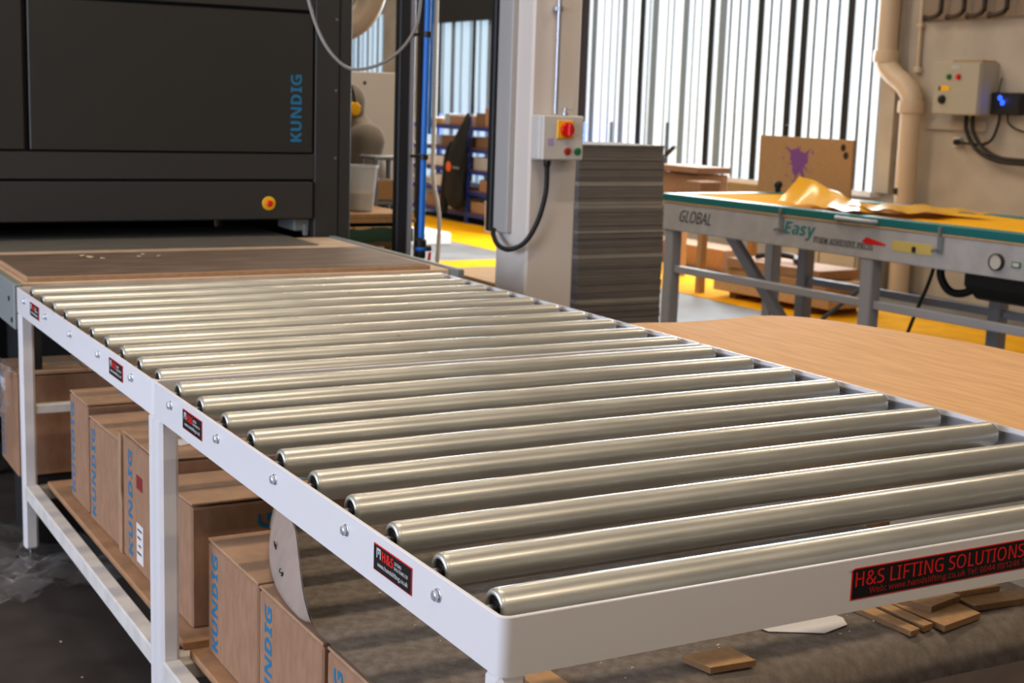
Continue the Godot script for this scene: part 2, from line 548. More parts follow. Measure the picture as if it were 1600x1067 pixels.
func build_room() -> void:
	off = Vector3.ZERO
	var st := mb()
	wall_box(st, Vector3(1.72, -0.2, -20.2), Vector3(8.0, 0, 5.2))
	wall_box(st, Vector3(-5.2, -0.2, -20.2), Vector3(1.72, 0, -6.4))
	struct("floor", st, "concrete")
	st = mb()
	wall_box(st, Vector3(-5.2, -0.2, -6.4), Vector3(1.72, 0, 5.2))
	struct("floor", st, "dirty_shaded_concrete")
	st = mb()
	wall_box(st, Vector3(-5.2, 4.6, -20.2), Vector3(8.0, 4.8, 5.2))
	struct("ceiling", st, "ceiling")
	# right wall: sill wall, piers and lintels round three window bays
	st = mb()
	wall_box(st, Vector3(7.8, 0, -14.05), Vector3(8.0, 0.79, 5))
	wall_box(st, Vector3(7.8, 0, -16.5), Vector3(8.0, 0.40, -14.05))
	wall_box(st, Vector3(7.8, 0, -20), Vector3(8.0, 0.79, -16.5))
	wall_box(st, Vector3(7.8, 0.79, -7.57), Vector3(8.0, 4.6, 5))
	wall_box(st, Vector3(7.8, 0.79, -14.05), Vector3(8.0, 4.6, -12.36))
	wall_box(st, Vector3(7.8, 0.79, -17.6), Vector3(8.0, 4.6, -16.5))
	wall_box(st, Vector3(7.8, 0.79, -20), Vector3(8.0, 4.6, -19.1))
	wall_box(st, Vector3(7.8, 3.6, -12.36), Vector3(8.0, 4.6, -7.57))
	wall_box(st, Vector3(7.8, 2.6, -16.5), Vector3(8.0, 4.6, -14.05))
	wall_box(st, Vector3(7.8, 2.6, -19.1), Vector3(8.0, 4.6, -17.6))
	struct("wall_right", st, "plaster")
	st = mb()
	wall_box(st, Vector3(-5.2, 0, -20.2), Vector3(8.0, 4.6, -20))
	struct("wall_back", st, "plaster")
	st = mb()
	wall_box(st, Vector3(-5.2, 0, 5), Vector3(8.0, 4.6, 5.2))
	struct("wall_front", st, "plaster")
	st = mb()
	wall_box(st, Vector3(-5.2, 0, -20), Vector3(-5, 4.6, -4.1))
	wall_box(st, Vector3(-5.2, 0, 0.9), Vector3(-5, 4.6, 5))
	wall_box(st, Vector3(-5.2, 0, -4.1), Vector3(-5, 0.8, 0.9))
	wall_box(st, Vector3(-5.2, 3.2, -4.1), Vector3(-5, 4.6, 0.9))
	struct("wall_left", st, "plaster")
	# darker lintel panel above the far window, and the brown strip high on the right wall
	st = mb()
	wall_box(st, Vector3(7.70, 2.42, -16.6), Vector3(7.8, 3.3, -13.9))
	struct("trim_1", st, "steel_dark")
	st = mb()
	wall_box(st, Vector3(7.765, 2.19, -7.2), Vector3(7.8, 3.2, 4.0))
	struct("trim_2", st, "plaster_brown")
	# painted walkways
	st = mb()
	wall_box(st, Vector3(5.85, 0.0, -19), Vector3(6.98, 0.004, 4))
	struct("trim_3", st, "yellow_floor")
	st = mb()
	wall_box(st, Vector3(3.2, 0.0, -10.05), Vector3(5.85, 0.004, -9.35))
	struct("trim_4", st, "yellow_floor")
	# unseen ceiling strip lamps; the last entries are added to brighten the back
	for p in [Vector3(-1.4, 4.35, 2.2), Vector3(1.6, 4.35, 2.2), Vector3(0.6, 4.35, -1.6), Vector3(4.6, 4.35, -2.4), Vector3(4.6, 4.35, -8.0), Vector3(1.8, 4.35, -8.0), Vector3(5.0, 4.35, -13.0), Vector3(3.0, 4.35, -5.2), Vector3(4.2, 4.35, -10.6), Vector3(4.4, 4.35, -15.6)]:
		var t := thing("strip_lamp", "unseen ceiling strip lamp with a white tray and two warm tubes", "lamp", p, "strip lamps on the workshop ceiling")
		st = mb()
		box(st, p + Vector3(0, 0.06, 0), Vector3(1.6, 0.06, 0.22), 0.01)
		for sx in [-0.6, 0.6]:
			bar(st, p + Vector3(sx, 0.09, 0), p + Vector3(sx, 0.25, 0), 0.03, 0.03)
		part("lamp_tray", st, "light_box", t)
		for sz in [-0.05, 0.05]:
			st = mb()
			tube(st, [p + Vector3(-0.74, 0.015, sz), p + Vector3(0.74, 0.015, sz)], 0.013, 8)
			part("lamp_tube", st, "lamp_tube", t)
		var l := AreaLight3D.new()
		l.name = "lamp_light"
		l.area_size = Vector2(1.5, 0.16)
		l.area_normalize_energy = false
		l.light_color = Color(1.0, 0.91, 0.80)
		l.light_energy = 20.0
		l.area_range = 40.0
		l.shadow_enabled = true
		l.basis = Basis.looking_at(Vector3.DOWN, Vector3.BACK)
		l.position = Vector3(0, -0.02, 0)
		t.add_child(l)

func window_bay(n: String, x: float, inward: float, y0: float, y1: float, bars: Array, panes: Array) -> void:
	# bars: [z, width, depth, material]; the glazing between them is one corrugated pane each
	off = Vector3.ZERO
	var w := Node3D.new()
	w.name = n
	w.set_meta("kind", "structure")
	add_child(w)
	bars.sort_custom(func(a, b): return a[0] < b[0])
	for b in bars:
		var st := mb()
		box(st, Vector3(x + inward * b[2] * 0.5, (y0 + y1) * 0.5, b[0]), Vector3(b[2], y1 - y0, b[1]), 0.003)
		part("glazing_bar", st, b[3], w)
	for i in bars.size() - 1:
		var a: float = bars[i][0] + bars[i][1] * 0.3
		var c: float = bars[i + 1][0] - bars[i + 1][1] * 0.3
		if c - a < 0.01: continue
		var st := mb()
		# slightly bowed translucent sheet with thickness
		var xs := x - inward * 0.012
		var f := func(u: float, v: float) -> Vector3:
			return Vector3(xs + inward * 0.010 * sin(PI * u), lerpf(y0, y1, v), lerpf(a, c, u))
		if inward < 0: slab(st, 6, 1, f, 0.004)
		else: slab(st, 6, 1, func(u: float, v: float) -> Vector3: return f.call(1.0 - u, v), 0.004)
		part("pane", st, panes[i % panes.size()], w)
	var st2 := mb()
	box(st2, Vector3(x + inward * 0.05, y0 - 0.02, (bars[0][0] + bars[-1][0]) * 0.5), Vector3(0.16, 0.04, bars[-1][0] - bars[0][0] + 0.1), 0.004)
	part("window_sill", st2, "white_paint", w)

func build_windows() -> void:
	var A := "bar_blue"
	var K := "steel_dark"
	var bars := []
	for z in [-12.13, -11.54, -10.44]: bars.append([z, 0.085, 0.014, A])
	for z in [-10.97, -9.84]: bars.append([z, 0.10, 0.014, A])
	for z in [-11.2, -10.01, -8.82]: bars.append([z, 0.07, 0.02, K])
	for z in [-9.27, -8.65, -8.06]: bars.append([z, 0.075, 0.016, "steel_dark"])
	for z in [-11.95, -11.81, -11.67, -11.39, -11.08, -10.76, -10.66, -10.31, -10.19]: bars.append([z, 0.02, 0.008, "bar_blue"])
	for z in [-9.73, -9.59, -9.46, -9.13, -9.0, -8.52, -8.37, -8.22, -7.9, -7.77]: bars.append([z, 0.022, 0.01, K])
	bars.append([-7.60, 0.05, 0.05, "alu_light"])
	bars.append([-12.3, 0.09, 0.12, "steel_brown"])
	window_bay("window_1", 7.8, -1.0, 0.79, 3.6, bars, ["pane_1", "pane_2", "pane_1", "pane_0"])
	bars = []
	for z in [-16.46, -15.93, -14.96]: bars.append([z, 0.06, 0.02, K])
	for z in [-15.55, -14.55, -14.1]: bars.append([z, 0.09, 0.014, A])
	for k in 9: bars.append([-16.36 + 0.26 * k, 0.06, 0.01, "pane_far_rib"])
	window_bay("window_2", 7.8, -1.0, 0.40, 2.6, bars, ["pane_far", "pane_far", "pane_0"])
	bars = []
	for k in 9: bars.append([-19.05 + 0.18 * k, 0.05, 0.014, ["alu", "pane_far_rib"][k % 2]])
	window_bay("window_3", 7.8, -1.0, 0.79, 2.6, bars, ["pane_far"])
	bars = []
	for k in 11: bars.append([-4.08 + 0.497 * k, 0.05, 0.06, "alu"])
	window_bay("window_4", -5.0, 1.0, 0.8, 3.2, bars, ["pane_1"])

# ------------------------------------------------------------------ roller conveyors
func hexbolt(at: Vector3, dir: Vector3, parent: Node3D) -> void:
	var st := mb()
	lathe(st, [Vector2(0.0095, 0), Vector2(0.0095, 0.0012), Vector2(0.0085, 0.002)], at, dir, 20)
	lathe(st, [Vector2(0.0075, 0.002), Vector2(0.0075, 0.0068), Vector2(0.006, 0.0082), Vector2(0, 0.0082)], at, dir, 6, 0.3)
	part("bolt", st, "bolt_zinc", parent)

func sticker(parent: Node3D, zc: float) -> void:
	var st := mb()
	var c := Vector3(-0.0008, TOP - 0.033, zc)
	box(st, c, Vector3(0.0012, 0.0385, 0.123), 0.0004)
	var s := part("sticker", st, "red_print", parent)
	st = mb()
	box(st, c - Vector3(0.0004, 0, 0), Vector3(0.0012, 0.0362, 0.1205), 0.0003)
	part("sticker_face", st, "sticker_black", s)
	var X := Vector3(0, 0, 1)
	var Y := Vector3.UP
	var x := -0.0018
	lettering("lettering", "H&S", "red_print", s, Vector3(x, c.y + 0.0075, zc - 0.0135), X, Y, 0.036, 0.014)
	lettering("lettering", "LIFTING", "white_print", s, Vector3(x, c.y + 0.0095, zc + 0.019), X, Y, 0.022, 0.0045, false)
	lettering("lettering", "SOLUTIONS LTD", "white_print", s, Vector3(x, c.y + 0.0025, zc + 0.029), X, Y, 0.044, 0.0045, false)
	lettering("lettering", "www.handslifting.co.uk", "white_print", s, Vector3(x, c.y - 0.0085, zc + 0.002), X, Y, 0.098, 0.0085, false)
	st = mb()        # small white arch mark left of the letters
	var y0 := c.y + 0.001
	box(st, Vector3(x, y0 + 0.0065, zc - 0.049), Vector3(0.0008, 0.013, 0.0025), 0.0002)
	box(st, Vector3(x, y0 + 0.0065, zc - 0.0375), Vector3(0.0008, 0.013, 0.0025), 0.0002)
	box(st, Vector3(x, y0 + 0.0125, zc - 0.0433), Vector3(0.0008, 0.003, 0.014), 0.0002)
	box(st, Vector3(x, y0 + 0.008, zc - 0.0433), Vector3(0.0008, 0.004, 0.003), 0.0002)
	part("emblem", st, "white_print", s)

func roller_meshes() -> Array:
	off = Vector3.ZERO
	var st := mb()
	var L := 1.352
	var R := 0.0252
	var prof := [Vector2(0.0165, 0.006), Vector2(0.0172, 0.001), Vector2(0.0195, 0.0), Vector2(0.0222, 0.0008), Vector2(0.0242, 0.003), Vector2(0.0251, 0.0065), Vector2(R, 0.011)]
	var full := prof.duplicate()
	for i in range(prof.size() - 1, -1, -1):
		full.append(Vector2(prof[i].x, L - prof[i].y))
	lathe(st, full, Vector3.ZERO, Vector3.RIGHT, 40, 0.9)
	var tube_mesh := finish(st)
	var out := [tube_mesh]
	for s in 2:
		st = mb()
		var o := Vector3(0 if s == 0 else L, 0, 0)
		var d := Vector3.RIGHT if s == 0 else Vector3.LEFT
		lathe(st, [Vector2(0, 0.002), Vector2(0.008, 0.002), Vector2(0.010, 0.004), Vector2(0.0168, 0.004)], o, -d * -1.0, 20)
		out.append(finish(st))
		st = mb()
		tube(st, [o + d * 0.004, o - d * 0.027], 0.006, 8)
		out.append(finish(st))
	return out

func rounded_ring(st: SurfaceTool, x0: float, x1: float, z0: float, z1: float, y0: float, y1: float, r: float, t: float) -> void:
	var outer := []
	var inner := []
	for q in [[x1 - r, z1 - r, 0.0], [x0 + r, z1 - r, 90.0], [x0 + r, z0 + r, 180.0], [x1 - r, z0 + r, 270.0]]:
		for k in 7:
			var a := deg_to_rad(q[2] + 15.0 * k)
			outer.append(Vector2(q[0] + r * cos(a), q[1] + r * sin(a)))
			inner.append(Vector2(q[0] + (r - t) * cos(a), q[1] + (r - t) * sin(a)))
	var n := outer.size()
	var b := 0.0012
	for i in n:
		var j := (i + 1) % n
		var A: Vector2 = outer[i]
		var B: Vector2 = outer[j]
		var C: Vector2 = inner[i]
		var D: Vector2 = inner[j]
		var nm := Vector3(A.x + B.x, 0, A.y + B.y) * 0.5 - Vector3(C.x + D.x, 0, C.y + D.y) * 0.5
		st.set_smooth_group(4)
		quad_o(st, Vector3(A.x, y0, A.y), Vector3(B.x, y0, B.y), Vector3(B.x, y1 - b, B.y), Vector3(A.x, y1 - b, A.y), nm)
		st.set_smooth_group(5)
		quad_o(st, Vector3(C.x, y0, C.y), Vector3(D.x, y0, D.y), Vector3(D.x, y1, D.y), Vector3(C.x, y1, C.y), -nm)
		st.set_smooth_group(6)
		var A2 := A.lerp(C, b / t)
		var B2 := B.lerp(D, b / t)
		quad_o(st, Vector3(A.x, y1 - b, A.y), Vector3(B.x, y1 - b, B.y), Vector3(B2.x, y1, B2.y), Vector3(A2.x, y1, A2.y), nm.normalized() + Vector3.UP)
		st.set_smooth_group(7)
		quad_o(st, Vector3(A2.x, y1, A2.y), Vector3(B2.x, y1, B2.y), Vector3(D.x, y1, D.y), Vector3(C.x, y1, C.y), Vector3.UP)
		quad_o(st, Vector3(A.x, y0, A.y), Vector3(B.x, y0, B.y), Vector3(D.x, y0, D.y), Vector3(C.x, y0, C.y), Vector3.DOWN)
	st.set_smooth_group(-1)

func build_conveyors() -> void:
	var rm := roller_meshes()
	for s in 2:
		var z1 := -1.5 * s
		var z0 := z1 - 1.498
		var label: String = ["white framed roller conveyor nearest the camera, red lettered sticker on its end rail", "white framed roller conveyor section next to the dark sander, behind the nearer one"][s]
		var t := thing("roller_conveyor", label, "conveyor", Vector3(WID * 0.5, 0, z1 - 0.75), "white roller conveyors in line")
		var st := mb()
		rounded_ring(st, 0, WID, z0, z1, TOP - 0.075, TOP, 0.016, 0.005)
		# inward lower lips that carry the axles
		bar(st, Vector3(0.013, TOP - 0.073, z0 + 0.02), Vector3(0.013, TOP - 0.073, z1 - 0.02), 0.018, 0.004, 0.001)
		bar(st, Vector3(WID - 0.013, TOP - 0.073, z0 + 0.02), Vector3(WID - 0.013, TOP - 0.073, z1 - 0.02), 0.018, 0.004, 0.001)
		part("top_frame", st, "white_paint", t)
		# zinc bearing strips inside both rails
		for sx in [0.0085, WID - 0.0085]:
			st = mb()
			bar(st, Vector3(sx, TOP - 0.033, z0 + 0.03), Vector3(sx, TOP - 0.033, z1 - 0.03), 0.006, 0.05, 0.001)
			part("bearing_strip", st, "galv", t)
		for k in 10:
			var p := Vector3(0.029, TOP - 0.0168, z1 - 0.075 - 0.15 * k)
			var r := put("roller", rm[0], "zinc", t, p - off)
			put("bearing", rm[1], "bearing", r)
			put("axle", rm[2], "axle", r)
			put("bearing", rm[3], "bearing", r)
			put("axle", rm[4], "axle", r)
		for k in 5:
			hexbolt(Vector3(0, TOP - 0.0255, z1 - 0.166 - 0.3 * k), Vector3.LEFT, t)
		for sx in [0, 1]:
			for sz in [0, 1]:
				var lx := 0.021 if sx == 0 else WID - 0.021
				var lz := z1 - 0.0245 if sz == 0 else z0 + 0.0245
				st = mb()
				box(st, Vector3(lx, (0.058 + TOP - 0.075) * 0.5, lz), Vector3(0.04, TOP - 0.075 - 0.058, 0.04), 0.007)
				var lg := part("leg", st, "white_paint", t)
				st = mb()
				lathe(st, [Vector2(0.0, 0.0), Vector2(0.02, 0.0), Vector2(0.02, 0.006), Vector2(0.008, 0.014), Vector2(0.006, 0.014), Vector2(0.006, 0.06), Vector2(0, 0.06)], Vector3(lx, 0.0, lz), Vector3.UP, 16)
				part("levelling_foot", st, "axle", lg)
		for sx in [0.023, WID - 0.023]:
			st = mb()
			bar(st, Vector3(sx, 0.24, z0 + 0.042), Vector3(sx, 0.24, z1 - 0.042), 0.04, 0.044, 0.004)
			part("lower_rail", st, "white_paint_dusty", t)
		for sz in [z0 + 0.0215, z1 - 0.0215]:
			st = mb()
			bar(st, Vector3(0.042, 0.229, sz), Vector3(WID - 0.042, 0.229, sz), 0.036, 0.04, 0.004)
			part("cross_rail", st, "white_paint_dusty", t)
		if s == 1:
			st = mb()
			bar(st, Vector3(0.042, 0.49, z0 + 0.0215), Vector3(WID - 0.042, 0.49, z0 + 0.0215), 0.03, 0.03, 0.004)
			part("rear_brace", st, "white_paint_dusty", t)
		for k in 2:
			sticker(t, [z1 - 0.304, z1 - 1.221][k])
		if s == 0:
			st = mb()
			var yc := TOP - 0.0355
			box(st, Vector3(0.737, yc, 0.0006), Vector3(0.390, 0.045, 0.0012), 0.0004)
			var sk := part("sticker", st, "red_print", t)
			st = mb()
			box(st, Vector3(0.737, yc, 0.0011), Vector3(0.3865, 0.0418, 0.001), 0.0003)
			part("sticker_face", st, "sticker_dark", sk)
			lettering("lettering", "H&S LIFTING SOLUTIONS", "red_print", sk, Vector3(0.7125, yc + 0.0065, 0.0018), Vector3.RIGHT, Vector3.UP, 0.328, 0.0205, false)
			lettering("lettering", "Web: www.handslifting.co.uk Tel: 0044 (0)1246 580066", "dull_red_plastic", sk, Vector3(0.747, yc - 0.0128, 0.0018), Vector3.RIGHT, Vector3.UP, 0.345, 0.0118, false)
			# pale torn corner of the sticker
			st = mb()
			prism(st, PackedVector2Array([Vector2(0.5380, yc + 0.0195), Vector2(0.5455, yc + 0.0228), Vector2(0.5380, yc + 0.0228)]), 0.0012, Transform3D(Basis(), Vector3(0, 0, 0.0011)))
			part("torn_corner", st, "white_print", sk)
	# shelf boards under the conveyors
	var st2 := base_at(Vector3(0.7, 0.249, -2.24))
	box(st2, Vector3(0.7, 0.258, -2.24), Vector3(1.26, 0.018, 1.43), 0.002)
	solo("shelf_board", st2, "board_tan", "dusty brown shelf board across the lower rails below the far conveyor", "board")
	st2 = base_at(Vector3(0.7, 0.249, -0.75))
	box(st2, Vector3(0.7, 0.258, -0.955), Vector3(1.26, 0.018, 1.06), 0.002)
	solo("shelf_board", st2, "board_tan", "dusty brown shelf board carrying the cartons below the near conveyor", "board")

# ------------------------------------------------------------------ sander and infeed
func build_sander() -> void:
	var t := thing("wide_belt_sander", "tall charcoal wide belt sander with blue vertical lettering and a yellow emergency button", "machine", Vector3(0.7, 0, -5.2))
	var Z := -4.25
	var st := mb()
	box(st, Vector3(0.66, 1.55, -5.14), Vector3(1.76, 1.2, 1.72), 0.004)         # upper body, front at z = -4.28
	part("housing", st, "sander_gap", t)
	st = mb()
	box(st, Vector3(0.66, 0.38, -5.3), Vector3(1.70, 0.72, 1.4), 0.01)
	part("base_cabinet", st, "sander_gap", t)
	st = mb()
	box(st, Vector3(1.571, 1.08, -5.1), Vector3(0.054, 2.16, 1.7), 0.004)        # right side panel
	part("side_panel", st, "sander_dark", t)
	st = mb()
	box(st, Vector3(-0.25, 1.08, -5.1), Vector3(0.054, 2.16, 1.7), 0.004)
	part("side_panel", st, "sander_dark", t)
	st = mb()
	box(st, Vector3(1.486, 1.08, Z - 0.02), Vector3(0.106, 2.15, 0.05), 0.003)   # right stile
	part("front_stile", st, "sander_dark", t)
	st = mb()
	box(st, Vector3(0.606, 1.974, Z - 0.018), Vector3(1.65, 0.37, 0.045), 0.003)
	part("head_panel", st, "sander_dark", t)
	st = mb()
	box(st, Vector3(0.606, 1.152, Z - 0.018), Vector3(1.65, 0.104, 0.045), 0.003)
	part("middle_rail", st, "sander_dark", t)
	st = mb()
	box(st, Vector3(0.855, 1.493, Z - 0.014), Vector3(1.136, 0.566, 0.04), 0.004)
	var d := part("door", st, "sander_door", t)
	lettering("lettering", "KUNDIG", "blue_print", d, Vector3(1.349, 1.392, Z + 0.0065), Vector3.UP, Vector3.LEFT, 0.273, 0.047)
	st = mb()
	box(st, Vector3(0.023, 1.493, Z - 0.014), Vector3(0.49, 0.566, 0.04), 0.004)
	part("door", st, "sander_door", t)
	st = mb()
	box(st, Vector3(0.606, 1.0135, Z - 0.012), Vector3(1.636, 0.155, 0.055), 0.005)
	var pn := part("front_panel", st, "sander_dark", t)
	st = mb()
	lathe(st, [Vector2(0, 0), Vector2(0.0285, 0), Vector2(0.0285, 0.003), Vector2(0.026, 0.005), Vector2(0, 0.005)], Vector3(1.229, 1.003, Z + 0.015), Vector3.BACK, 28)
	part("emergency_plate", st, "yellow_plastic", pn)
	st = mb()
	lathe(st, [Vector2(0.009, 0), Vector2(0.009, 0.006), Vector2(0.0125, 0.008), Vector2(0.0132, 0.012), Vector2(0.009, 0.016), Vector2(0, 0.0165)], Vector3(1.229, 1.003, Z + 0.018), Vector3.BACK, 22)
	part("emergency_button", st, "red_plastic", pn)
	for y in [1.19, 1.47, 1.76]:
		st = mb()
		lathe(st, [Vector2(0.005, 0), Vector2(0.0045, 0.002), Vector2(0, 0.003)], Vector3(1.525, y, Z + 0.005), Vector3.BACK, 10)
		part("rivet", st, "alu", t)
	st = mb()
	box(st, Vector3(0.66, 0.85, -5.92), Vector3(1.74, 0.24, 0.04), 0.004)
	part("rear_panel", st, "sander_gap", t)
	# guide rail inside the slot
	st = mb()
	box(st, Vector3(1.40, 0.905, -4.40), Vector3(0.07, 0.05, 0.2), 0.004)
	box(st, Vector3(1.415, 0.885, -4.30), Vector3(0.02, 0.05, 0.02), 0.003)
	part("pressure_guide", st, "infeed_grey", t)

func build_infeed() -> void:
	var t := thing("infeed_table", "flat tan infeed table with grey sides leading into the sander slot", "table", Vector3(0.7, 0, -3.6))
	var st := mb()
	box(st, Vector3(0.76, 0.846, -3.66), Vector3(1.46, 0.026, 1.14), 0.003)
	part("table_top", st, "tan_bed", t)
	st = mb()
	slab(st, 4, 2, func(u: float, v: float) -> Vector3: return Vector3(lerpf(0.03, 1.33, v), 0.8625, lerpf(-4.72, -3.93, u)), 0.002)
	part("feed_belt", st, "feed_belt", t)
	for sx in [0.012, 1.505]:
		st = mb()
		box(st, Vector3(sx, 0.795, -3.63), Vector3(0.028, 0.14, 1.2), 0.004)
		var sp := part("side_panel", st, "infeed_grey", t)
		if sx < 0.5:
			for q in [Vector2(0.812, -3.10), Vector2(0.752, -3.06)]:
				st = mb()
				lathe(st, [Vector2(0.008, 0), Vector2(0.008, 0.003), Vector2(0, 0.004)], Vector3(-0.002, q.x, q.y), Vector3.LEFT, 12)
				part("bolt", st, "black_plastic", sp)
	for sx in [0.06, 1.46]:
		for sz in [-3.12, -4.1]:
			st = mb()
			box(st, Vector3(sx, 0.366, sz), Vector3(0.06, 0.73, 0.06), 0.004)
			part("leg", st, "infeed_dark", t)
	st = mb()
	box(st, Vector3(0.76, 0.3, -3.9), Vector3(1.2, 0.58, 0.5), 0.01)
	bar(st, Vector3(0.06, 0.1, -4.1), Vector3(1.46, 0.1, -4.1), 0.05, 0.05)
	part("drive_cover", st, "infeed_dark", t)
	# the dark scuffed sheet that lies on the table
	var o := thing("dark_sheet", "dark scuffed sheet with a tan front edge lying across the infeed table", "sheet", Vector3(0.74, 0.859, -3.4))
	st = mb()
	box(st, Vector3(0.735, 0.8665, -3.405), Vector3(1.37, 0.015, 0.61), 0.002)
	part("sheet_core", st, "board_edge", o)
	st = mb()
	slab(st, 8, 12, func(u: float, v: float) -> Vector3: return Vector3(lerpf(0.056, 1.414, v), 0.8757 + 0.0012 * sin(v * 19.0) * sin(u * 7.0), lerpf(-3.70, -3.112, u)), 0.0018)
	part("sheet_face", st, "dark_board", o)
	for k in 7:
		var p := Vector3(rng.randf_range(0.15, 0.6), 0.8775, rng.randf_range(-3.66, -3.5))
		st = base_at(p)
		box(st, p + Vector3(0, 0.002, 0), Vector3(rng.randf_range(0.01, 0.03), 0.003, 0.012), 0.001, Basis(Vector3.UP, rng.randf() * 3.0))
		solo("wood_chip", st, "chip", "small pale wood chip lying on the dark scuffed sheet", "wood chip", "chips on the dark sheet")

# ------------------------------------------------------------------ column with switch box
func build_column() -> void:
	var t := thing("steel_column", "white painted square column with a grey guide channel on its left side", "column", Vector3(2.058, 0, -3.476))
	var st := mb()
	box(st, Vector3(2.0585, 2.3, -3.476), Vector3(0.215, 4.6, 0.248), 0.009)
	part("column_shaft", st, "column_paint", t)
	st = mb()
	box(st, Vector3(1.939, 2.74, -3.525), Vector3(0.026, 3.6, 0.11), 0.004)
	part("guide_channel", st, "guide_grey", t)
	st = mb()
	box(st, Vector3(1.932, 2.74, -3.600), Vector3(0.04, 3.6, 0.036), 0.004)
	part("brush_strip", st, "steel_dark", t)
	st = mb()
	box(st, Vector3(2.105, 1.455, -3.3505), Vector3(0.07, 0.055, 0.001), 0.0003)
	part("paper_notice", st, "paper", t)
	# conduit down to the box
	st = base_at(Vector3(2.045, 1.41, -3.325))
	tube(st, [Vector3(2.045, 1.408, -3.325), Vector3(2.045, 3.6, -3.325)], 0.008, 12)
	for y in [1.8, 2.6]:
		box(st, Vector3(2.045, y, -3.337), Vector3(0.034, 0.02, 0.03), 0.003)
	solo("conduit", st, "galv", "thin galvanised conduit running down the column into the switch box", "conduit")
	var b := thing("switch_box", "light grey switch box with a red and yellow isolator on the column", "switch box", Vector3(2.044, 1.236, -3.31))
	st = mb()
	box(st, Vector3(2.044, 1.3205, -3.32), Vector3(0.182, 0.169, 0.062), 0.006)
	part("enclosure", st, "light_box", b)
	st = mb()
	box(st, Vector3(2.044, 1.3205, -3.274), Vector3(0.18, 0.167, 0.028), 0.005)
	part("cover", st, "light_box", b)
	st = mb()
	box(st, Vector3(2.048, 1.352, -3.257), Vector3(0.072, 0.07, 0.008), 0.004)
	var pl := part("isolator_plate", st, "yellow_plastic", b)
	st = mb()
	lathe(st, [Vector2(0.028, 0), Vector2(0.028, 0.012), Vector2(0.025, 0.015), Vector2(0, 0.015)], Vector3(2.053, 1.352, -3.253), Vector3.BACK, 28)
	box(st, Vector3(2.053, 1.352, -3.232), Vector3(0.016, 0.05, 0.016), 0.004)
	part("isolator_knob", st, "red_plastic", pl)
	for q in [[2.063, "dull_red_plastic"], [2.108, "green_plastic"]]:
		st = mb()
		lathe(st, [Vector2(0.0145, 0), Vector2(0.0145, 0.004), Vector2(0.0115, 0.006), Vector2(0.011, 0.010), Vector2(0, 0.011)], Vector3(q[0], 1.271, -3.26), Vector3.BACK, 20)
		part("push_button", st, q[1], b)
	st = mb()
	box(st, Vector3(1.988, 1.305, -3.2595), Vector3(0.026, 0.028, 0.001), 0.0003)
	part("label_mark", st, "lilac_mark", b)
	st = mb()
	lathe(st, [Vector2(0.012, 0), Vector2(0.012, 0.012), Vector2(0.006, 0.014), Vector2(0.006, 0.03), Vector2(0, 0.031)], Vector3(2.075, 1.403, -3.305), Vector3.UP, 14)
	part("gland", st, "galv", b)
	st = mb()
	lathe(st, [Vector2(0.014, 0), Vector2(0.014, 0.022), Vector2(0.010, 0.03), Vector2(0, 0.03)], Vector3(2.0, 1.238, -3.30), Vector3.DOWN, 14)
	part("gland", st, "black_plastic", b)
	st = base_at(Vector3(2.0, 0.89, -3.32))
	tube(st, smooth_path([Vector3(2.0, 1.215, -3.30), Vector3(1.999, 1.115, -3.30), Vector3(1.972, 1.006, -3.305), Vector3(1.93, 0.922, -3.325), Vector3(1.893, 0.889, -3.38), Vector3(1.888, 0.897, -3.46), Vector3(1.905, 0.925, -3.53), Vector3(1.918, 0.95, -3.56)], 6), 0.010, 10)
	solo("power_cable", st, "black_rubber", "thick black cable looping from the switch box back behind the column", "cable")

